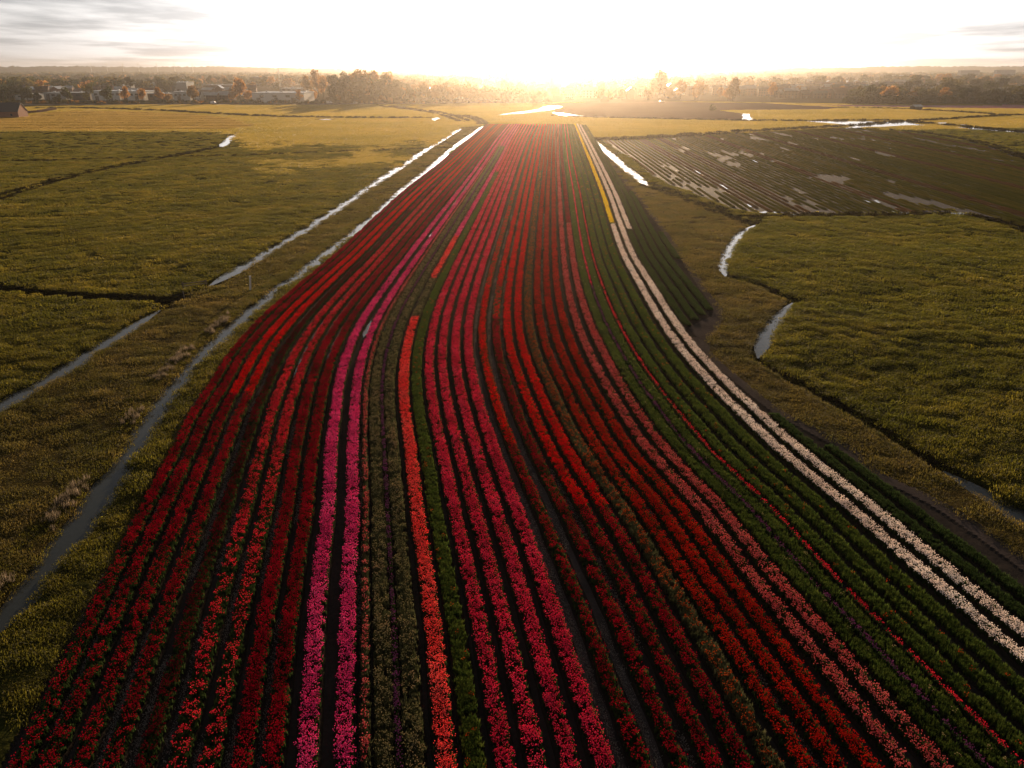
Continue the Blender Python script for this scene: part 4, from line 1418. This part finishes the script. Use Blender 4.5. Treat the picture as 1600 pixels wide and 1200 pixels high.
# ------------------------------------------------------------------ buildings
M_brick = plain('brick_wall', (0.20, 0.11, 0.08), 0.9, 0.25, 1.5)
M_brickd = plain('dark_brick_wall', (0.12, 0.075, 0.06), 0.9, 0.25, 1.5)
M_white = plain('white_wall', (0.62, 0.61, 0.58), 0.7, 0.06, 0.4)
M_grey = plain('grey_cladding', (0.30, 0.31, 0.32), 0.6, 0.1, 0.4)
M_dark = plain('dark_cladding', (0.05, 0.05, 0.055), 0.6, 0.2, 0.5)
M_brown = plain('brown_cladding', (0.13, 0.09, 0.07), 0.8, 0.2, 0.5)
M_tile = plain('roof_tile', (0.13, 0.07, 0.055), 0.55, 0.25, 2)
M_tiled = plain('dark_roof_tile', (0.05, 0.05, 0.055), 0.4, 0.25, 2)
M_rooff = plain('roof_felt', (0.22, 0.23, 0.24), 0.4, 0.15, 0.3)
M_panel = plain('metal_roof', (0.45, 0.46, 0.47), 0.3, 0.1, 0.3, metal=0.3)
M_glass = plain('window_glass', (0.04, 0.05, 0.06), 0.12, 0.2, 0.5)
M_door = plain('door_paint', (0.10, 0.12, 0.14), 0.5, 0.1, 1)
M_frame = plain('pale_frame', (0.6, 0.6, 0.58), 0.5, 0.05, 1)
M_steel = plain('steel', (0.35, 0.35, 0.36), 0.4, 0.1, 1, metal=0.6)

wm = MB()
wm.box(-.6, .6, -.03, .03, 0, 1.3)
PANE = wm.mesh('window', M_glass)
wm = MB()
wm.box(-.5, .5, -.03, .03, 0, 2.1)
DOOR = wm.mesh('door', M_door)
wm = MB()
wm.box(-1.9, 1.9, -.04, .04, 0, 3.4)
GATE = wm.mesh('loading_door', M_dark)
wm = MB()
wm.box(-.35, .35, -.3, .3, 0, 1.4)
CHIM = wm.mesh('chimney', M_brickd)
HOUSE = {}


def house_mesh(w, d, h, rh, wall, roof):
    key = (w, d, h, rh, wall.name, roof.name)
    if key not in HOUSE:
        mb = MB()
        mb.box(-w / 2, w / 2, -d / 2, d / 2, 0, h)
        # gables face left and right
        mb.tri((-w / 2, -d / 2, h), (-w / 2, 0, h + rh), (-w / 2, d / 2, h))
        mb.tri((w / 2, -d / 2, h), (w / 2, d / 2, h), (w / 2, 0, h + rh))
        a = mb.mesh('wall', wall)
        mb = MB()
        e = .35
        for s in (-1, 1):
            p = [(-w / 2 - e, s * (d / 2 + e), h - e * rh / (d / 2)), (w / 2 + e, s * (d / 2 + e), h - e * rh / (d / 2)), (w / 2 + e, 0, h + rh + .02), (-w / 2 - e, 0, h + rh + .02)]
            q = [(x, y, z + .18) for x, y, z in p]
            n = len(mb.v)
            mb.v += p + q
            for f in ((0, 1, 2, 3), (7, 6, 5, 4), (0, 4, 5, 1), (1, 5, 6, 2), (3, 2, 6, 7), (0, 3, 7, 4)):
                mb.f.append(tuple(n + k for k in f))
        HOUSE[key] = (a, mb.mesh('roof', roof))
    return HOUSE[key]


def house(px, py, rz, w, d, h, rh, wall, roof, label, group, name='house', cat='house', wins=3, z=0):
    p = gp(px, py)
    o = empty(name, label, cat, (p[0], p[1], -0.05), rz, group)
    a, b_ = house_mesh(w, d, h, rh, wall, roof)
    obj('wall', a, o)
    r_ = obj('roof', b_, o)
    obj('chimney', CHIM, r_, (w * .28, .6, h + rh * .75))
    st = max(1, int(h // 2.8))
    for fl in range(st):
        for k in range(wins):
            x = -w / 2 + w * (k + .5) / wins
            if fl == 0 and k == wins // 2:
                obj('door', DOOR, o, (x, -d / 2 - .04, 0))
            else:
                obj('window', PANE, o, (x, -d / 2 - .04, .9 + 2.8 * fl))
    return o


def hall(x0, x1, yb, yt, wall, roof, label, gates=2, wins=4, dep=28, name='hall', cat='building', group=None):
    a, b_ = gp(x0, yb), gp(x1, yb)
    L = float(np.hypot(*(b_ - a)))
    h = (yb - yt) * depth(float(a[1])) / F
    m_ = (a + b_) / 2
    rz = math.atan2(b_[1] - a[1], b_[0] - a[0])
    o = empty(name, label, cat, (m_[0], m_[1], -0.05), rz, group)
    mb = MB()
    mb.box(-L / 2, L / 2, 0, dep, 0, h)
    obj('wall', mb.mesh('wall', wall), o)
    mb = MB()
    mb.box(-L / 2 - .3, L / 2 + .3, -.3, dep + .3, h + .003, h + .5)
    r_ = obj('roof', mb.mesh('roof', roof), o)
    for k in range(3):
        mb = MB()
        mb.box(-1.2, 1.2, -1, 1, 0, 1.1)
        obj('roof_unit', mb.mesh('roof_unit', M_panel), r_, (-L / 2 + L * (k + .6) / 3.4, dep * .5, h + .503))
    for k in range(gates):
        obj('loading_door', GATE, o, (-L / 2 + L * (k + .35) / max(1, gates), -.05, 0), scale=(1, 1, min(1.3, h * .6 / 3.4)))
    for k in range(wins):
        obj('window', PANE, o, (-L / 2 + L * (k + .75) / max(1, wins), -.05, h * .55), scale=(min(3.5, L / wins * .3 / .6), 1, min(1.6, h * .22)))
    return o


hall(102, 182, 139, 127.5, M_dark, M_tiled, 'long black hall standing above the white industrial row', 0, 3, 40)
hall(52, 98, 147, 137, M_grey, M_rooff, 'grey hall left of the long black hall', 2, 4)
hall(24, 58, 156, 149, M_white, M_rooff, 'low white shed at the left edge of the town', 1, 3)
hall(70, 104, 156, 146, M_grey, M_rooff, 'pale grey hall before the dark one', 2, 4)
hall(113, 142, 157, 146, M_dark, M_panel, 'dark hall with bright metal roof in the front row', 1, 2)
hall(145, 188, 157, 143.5, M_white, M_panel, 'white hall in the middle of the industrial row', 2, 5)
hall(191, 226, 157, 144, M_white, M_panel, 'white hall at the right end of the industrial row', 2, 4)
hall(152, 198, 142, 134.5, M_grey, M_panel, 'broad grey hall right behind the industrial row', 1, 5)
hall(233, 247, 141, 131, M_grey, M_rooff, 'small bluish grey block among dark trees', 0, 3)
hall(232, 262, 157, 147.5, M_brickd, M_tiled, 'dark brick block beside the industrial row', 1, 4)
hall(271, 298, 157, 145, M_white, M_rooff, 'pale block left of the grey terraces', 1, 4)
hall(272, 293, 144, 130, M_grey, M_panel, 'tall grey barn with bright roof behind the pale block', 1, 0)
hall(318, 372, 143, 134, M_brown, M_tiled, 'long brown hall behind the grey terraces', 0, 6)
hall(395, 476, 160, 146.5, M_white, M_rooff, 'big white industrial hall with dark windows by the fields', 3, 4, 40)
hall(438, 478, 145, 139, M_grey, M_rooff, 'grey hall right behind the big white one', 0, 5)
hall(447, 476, 133, 129, M_white, M_panel, 'far white hall with bright roof strip', 0, 3)
hall(395, 425, 135, 121.5, M_dark, M_rooff, 'dark office block far behind the white hall', 0, 8)
hall(1400, 1450, 128, 119, M_grey, M_panel, 'pale greenhouse-like hall behind the right-hand houses', 1, 6)
hall(1498, 1528, 126, 111.5, M_grey, M_rooff, 'grey apartment block, left one on the right horizon', 0, 9, 14, 'apartment_block', 'building')
hall(1554, 1583, 126, 110.8, M_grey, M_rooff, 'grey apartment block, right one on the right horizon', 0, 9, 14, 'apartment_block', 'building')
hall(1577, 1625, 150, 139.5, M_white, M_panel, 'white hall at the right edge behind the trees', 1, 5)
hall(1253, 1300, 131, 126, M_brickd, M_panel, 'long low hall with bright roof above the brick terraces', 0, 6)
hall(1196, 1240, 132, 124.5, M_grey, M_panel, 'sports hall with large pale roof right of the glow', 0, 4)

GH = 'houses of the town'
HW = [('brick', M_brick), ('dark brick', M_brickd), ('white', M_white)]
HR = [('red-tiled', M_tile), ('dark-tiled', M_tiled), ('pale', M_panel)]


def houses(phrase, x0, x1, y0, y1, n, cols=(0, 1), roofs=(0, 1, 2, 2), hs=(5.6, 5.6, 8.4), rzs=(0, .2, -.25, 1.57)):
    for k in range(n):
        px = x0 + (x1 - x0) * (k + .5 + random.uniform(-.2, .2)) / n
        wn_, wm_ = HW[random.choice(cols)]
        rn_, rm_ = HR[random.choice(roofs)]
        house(px, random.uniform(y0, y1), random.choice(rzs), random.choice((9, 12, 16)), 9, random.choice(hs), random.choice((2.6, 3.4)), wm_, rm_, f'{wn_} house, {rn_} roof, {phrase}, {WORDS[k]} from left', GH, wins=4)


houses('in the grey terrace row', 304, 362, 156.5, 157.5, 5, (2, 2, 1), (1, 2), (5.6,), (0,))
houses('behind the left industrial row', 20, 240, 148, 151, 11, (0, 1, 2))
houses('near the long brown hall', 300, 400, 147, 151, 6, (1, 2))
houses('behind the centre-left trees', 640, 800, 147, 154, 12, (0, 1, 2))
houses('in the glare below the churches', 800, 940, 146, 155, 12, (1, 2))
houses('in the sunlit quarter', 940, 1100, 146, 154, 13, (0, 1, 2))
houses('behind the sunlit quarter', 960, 1110, 136, 143, 11, (0, 1, 2))
houses('by the ploughed field', 1108, 1200, 148, 151, 5, (0, 1), (1, 2), (8.4,), (0, .2, -.2))
for yb, ph in ((153, 'in the front brick terrace on the right'), (146, 'in the second brick terrace on the right'), (139.5, 'in the third brick terrace on the right')):
    houses(ph, 1205, 1330 + (153 - yb) * 6, yb - .8, yb + .8, 16, (0, 1), (0, 1, 1, 2), (8.4, 5.6), (0,))
houses('below the right horizon', 1180, 1420, 132, 135, 16, (0, 1))
houses('among trees far right', 1340, 1480, 138, 146, 8, (0, 1, 2))


def church(px, py, ytop, label):
    p = gp(px, py)
    D = depth(float(p[1]))
    ht = (py - ytop) * D / F
    o = empty('church', label, 'church', (p[0], p[1], -.05))
    mb = MB()
    mb.box(-3.2, 3.2, -3.2, 3.2, 0, ht * .58)
    tw = obj('tower', mb.mesh('tower', M_brickd), o)
    mb = MB()
    n = len(mb.v)
    z0 = ht * .58 + .003
    mb.v += [(-3.3, -3.3, z0), (3.3, -3.3, z0), (3.3, 3.3, z0), (-3.3, 3.3, z0), (0, 0, ht)]
    mb.f += [(0, 1, 4), (1, 2, 4), (2, 3, 4), (3, 0, 4), (3, 2, 1, 0)]
    obj('spire', mb.mesh('spire', M_tiled), o)
    a, b_ = house_mesh(12, 12, 9, 6, M_brickd, M_tiled)
    obj('nave', a, o, (9.3, 0, 0))
    obj('nave_roof', b_, o, (9.3, 0, 0))
    obj('window', PANE, tw, (0, -3.25, ht * .4), scale=(1, 1, 2))


church(792, 140, 105.5, 'hazy church with slim spire left of the glow')
church(861.5, 141, 104, 'hazy church with taller spire right in the glow')

# lattice mast and chimneys
p = gp(438, 136)
o = empty('radio_mast', 'pale lattice mast rising behind the big white hall', 'mast', (p[0], p[1], 0))
mb = MB()
hm = 31 * depth(float(p[1])) / F
for sx, sy in ((-1, -1), (1, -1), (1, 1), (-1, 1)):
    mb.tube((sx * 1.3, sy * 1.3, 0), (sx * .3, sy * .3, hm), .16, .12, 4)
obj('mast_legs', mb.mesh('mast_legs', M_frame), o)
mb = MB()
for k in range(12):
    z0, z1 = hm * k / 12, hm * (k + 1) / 12
    r0, r1 = 1.3 - k / 12, 1.3 - (k + 1) / 12
    for (a, b_) in (((-1, -1), (1, -1)), ((1, -1), (1, 1)), ((1, 1), (-1, 1)), ((-1, 1), (-1, -1))):
        mb.tube((a[0] * r0, a[1] * r0, z0), (b_[0] * r1, b_[1] * r1, z1), .07, .07, 3)
obj('bracing', mb.mesh('bracing', M_frame), o)

# wind turbines on the left horizon
for i, (px, yt) in enumerate(((145, 98), (170, 96.5), (195, 97), (219, 96), (248, 97), (275, 96), (303, 98))):
    yb = 118.6
    p = gp(px, yb)
    D = depth(float(p[1]))
    hub = (yb - yt - 4) * D / F
    hub = min(hub, 58)
    o = empty('wind_turbine', f'faint white wind turbine on the left horizon, {WORDS[i]} from the left', 'wind turbine', (p[0], p[1], 0), 0, 'wind turbines on the left horizon')
    mb = MB()
    mb.tube((0, 0, 0), (0, 0, hub), 1.5, .9, 8)
    obj('tower', mb.mesh('tower', M_frame), o)
    mb = MB()
    mb.box(-1.2, 1.2, -2, 4, hub - .2, hub + 2)
    obj('nacelle', mb.mesh('nacelle', M_frame), o)
    a0 = random.uniform(0, 2)
    for k in range(3):
        a = a0 + k * 2.094
        mb = MB()
        mb.tube((0, -2.4, hub + 1), (16 * math.cos(a), -2.4, hub + 1 + 16 * math.sin(a)), .6, .15, 4)
        obj('blade', mb.mesh('blade', M_frame), o)

# road before the town with parked vehicles
o = ribbon(smooth_line(pxline((-200, 164.2), (100, 163.4), (400, 162.6), (640, 162.6), (850, 161.6)), 12), 3.0, 0.05, 'road', plain('asphalt', (0.06, 0.06, 0.06), 0.8, 0.2, 0.5))
o['kind'] = 'structure'
M_carw = plain('white_car_paint', (0.7, 0.7, 0.7), 0.25, 0.03, 1)
M_card = plain('dark_car_paint', (0.03, 0.035, 0.05), 0.2, 0.1, 1)
M_tyre = plain('tyre_rubber', (0.02, 0.02, 0.02), 0.9, 0.1, 5)


def car_parts(van, mat):
    L, W = (5.4, 1.95) if van else (4.3, 1.75)
    prof = [(-L / 2, .35), (L / 2, .35), (L / 2, .95), (L / 2 - .9, 1.15), (L / 2 - 1.5, 2.2), (-L / 2, 2.25)] if van else [(-L / 2, .35), (L / 2, .35), (L / 2, .75), (L / 2 - 1.1, .92), (L / 2 - 1.8, 1.45), (-L / 2 + .7, 1.47), (-L / 2, .95)]
    mb = MB()
    n = len(prof)
    mb.v += [(x, -W / 2, z) for x, z in prof] + [(x, W / 2, z) for x, z in prof]
    mb.f += [tuple(range(n)), tuple(range(2 * n - 1, n - 1, -1))] + [(i, i + n, (i + 1) % n + n, (i + 1) % n) for i in range(n)]
    body = mb.mesh('body', mat)
    mb = MB()
    zt = 1.9 if van else 1.4
    for s in (-1, 1):
        y = s * (W / 2 + .01)
        mb.quad((L / 2 - 1.25, y, 1.15 if van else .95), (L / 2 - 1.65, y, zt), (-.2 if van else -L / 2 + 1.0, y, zt), (-.2 if van else -L / 2 + .7, y, 1.15 if van else .95))
    glass = mb.mesh('side_glass', M_glass)
    mb = MB()
    mb.tube((0, -.1, 0), (0, .12, 0), .33, .33, 12)
    wheel = mb.mesh('wheel', M_tyre)
    return body, glass, wheel, L, W


for px, py, van, mt, lab in ((515, 161.8, 1, M_carw, 'white van parked at the foot of the tall tree clump'), (556, 161.6, 0, M_carw, 'white car before the tall tree clump'), (334, 162.4, 1, M_carw, 'small white van on the road before the terraces'),
                            (393, 161.6, 0, M_card, 'dark car parked left of the big white hall'), (572, 161.6, 0, M_card, 'dark car under the tall tree clump'), (1034, 159.5, 0, M_carw, 'light car on the far edge of the ploughed field')):
    p = gp(px, py)
    body, glass, wheel, L, W = car_parts(van, mt)
    o = empty('van' if van else 'car', lab, 'van' if van else 'car', (p[0], p[1], .06), random.uniform(-.1, .1))
    obj('body', body, o)
    obj('side_glass', glass, o)
    for sx in (-.31, .31):
        for sy in (-1, 1):
            obj('wheel', wheel, o, (sx * L, sy * (W / 2 - .08), .33))

# brick barn at the left border and the low wall beside it
p = gp(2, 184)
o = empty('brick_barn', 'brick barn with dark roof at the left border of the photo', 'barn', (p[0] - 4, p[1] + 8, -.05), .12)
a, b_ = house_mesh(27, 13, 4.0, 5.2, plain('old_brick', (0.30, 0.15, 0.10), .9, .3, 2), M_tiled)
obj('wall', a, o)
obj('roof', b_, o)
for k in range(3):
    obj('window', PANE, o, (-9 + 9 * k, -6.54, 1.1))
for k in range(8):
    mb = MB()
    mb.box(-.05, .05, -.02, .02, 0, 5.2)
hw = pxline((32, 178), (60, 176), (86, 171.5))
seg_pts = smooth_line(hw, 2.5)
o = empty('brick_garden_wall', 'low overgrown brick wall right of the brick barn', 'wall', (seg_pts[0][0], seg_pts[0][1], 0))
mb = MB()
for q in seg_pts:
    mb.box(q[0] - seg_pts[0][0] - 1.3, q[0] - seg_pts[0][0] + 1.3, q[1] - seg_pts[0][1] - .25, q[1] - seg_pts[0][1] + .25, 0, 1.8 + random.uniform(-.1, .1))
w_ = obj('wall', mb.mesh('wall', M_brick), o)
w_['kind'] = 'stuff'

# shed on the far right field
p = gp(1431, 171)
o = empty('field_shed', 'small dark shed with pale roof on the far right field', 'shed', (p[0], p[1], -.05), .3)
a, b_ = house_mesh(8, 5, 2.4, 1.2, M_dark, M_panel)
obj('wall', a, o)
obj('roof', b_, o)
obj('door', DOOR, o, (1, -2.54, 0))

# white marker post on the verge, wooden posts at the dam
def post(px, py, h, r, mat, lab, lean=0, cap=True, name='marker_post'):
    p = gp(px, py)
    z, c, e = height(np.array([p[0]]), np.array([p[1]]))
    o = empty(name, lab, 'post', (p[0], p[1], float(z[0])))
    o.rotation_euler = (0, lean, 0)
    mb = MB()
    mb.tube((0, 0, -.2), (0, 0, h), r, r * .9, 8)
    obj('pole', mb.mesh('pole', mat), o)
    if cap:
        mb = MB()
        mb.tube((0, 0, h + .002), (0, 0, h + .12), r * 1.15, r * .7, 8)
        obj('cap', mb.mesh('cap', mat), o)


M_post = plain('white_post_paint', (0.75, 0.70, 0.64), .5, .08, 3)
M_wood = plain('weathered_wood', (0.14, 0.11, 0.08), .9, .3, 4)
post(391, 452, 2.1, .15, M_post, 'white marker post on the verge between the two canals', .12)
post(217, 464, 1.1, .08, M_wood, 'short wooden post on the dark ditch bank, left one at the dam', .1, False, 'wooden_post')
post(288, 462, 1.2, .08, M_wood, 'short wooden post at the dam, right one near the canal end', -.1, False, 'wooden_post')
# plank gate lying across the dam
p = gp(305, 449)
o = empty('wooden_rail', 'low wooden rail across the dam of the outer canal', 'rail', (p[0], p[1], 0), .5)
for k in (0, 1):
    mb = MB()
    mb.box(-1.8, 1.8, -.04, .04, .35 + k * .35, .47 + k * .35)
    obj('rail', mb.mesh('rail', M_wood), o)
for sx in (-1.6, 1.6):
    mb = MB()
    mb.box(sx - .06, sx + .06, .042, .15, -.2, 1.0)
    obj('upright', mb.mesh('upright', M_wood), o)
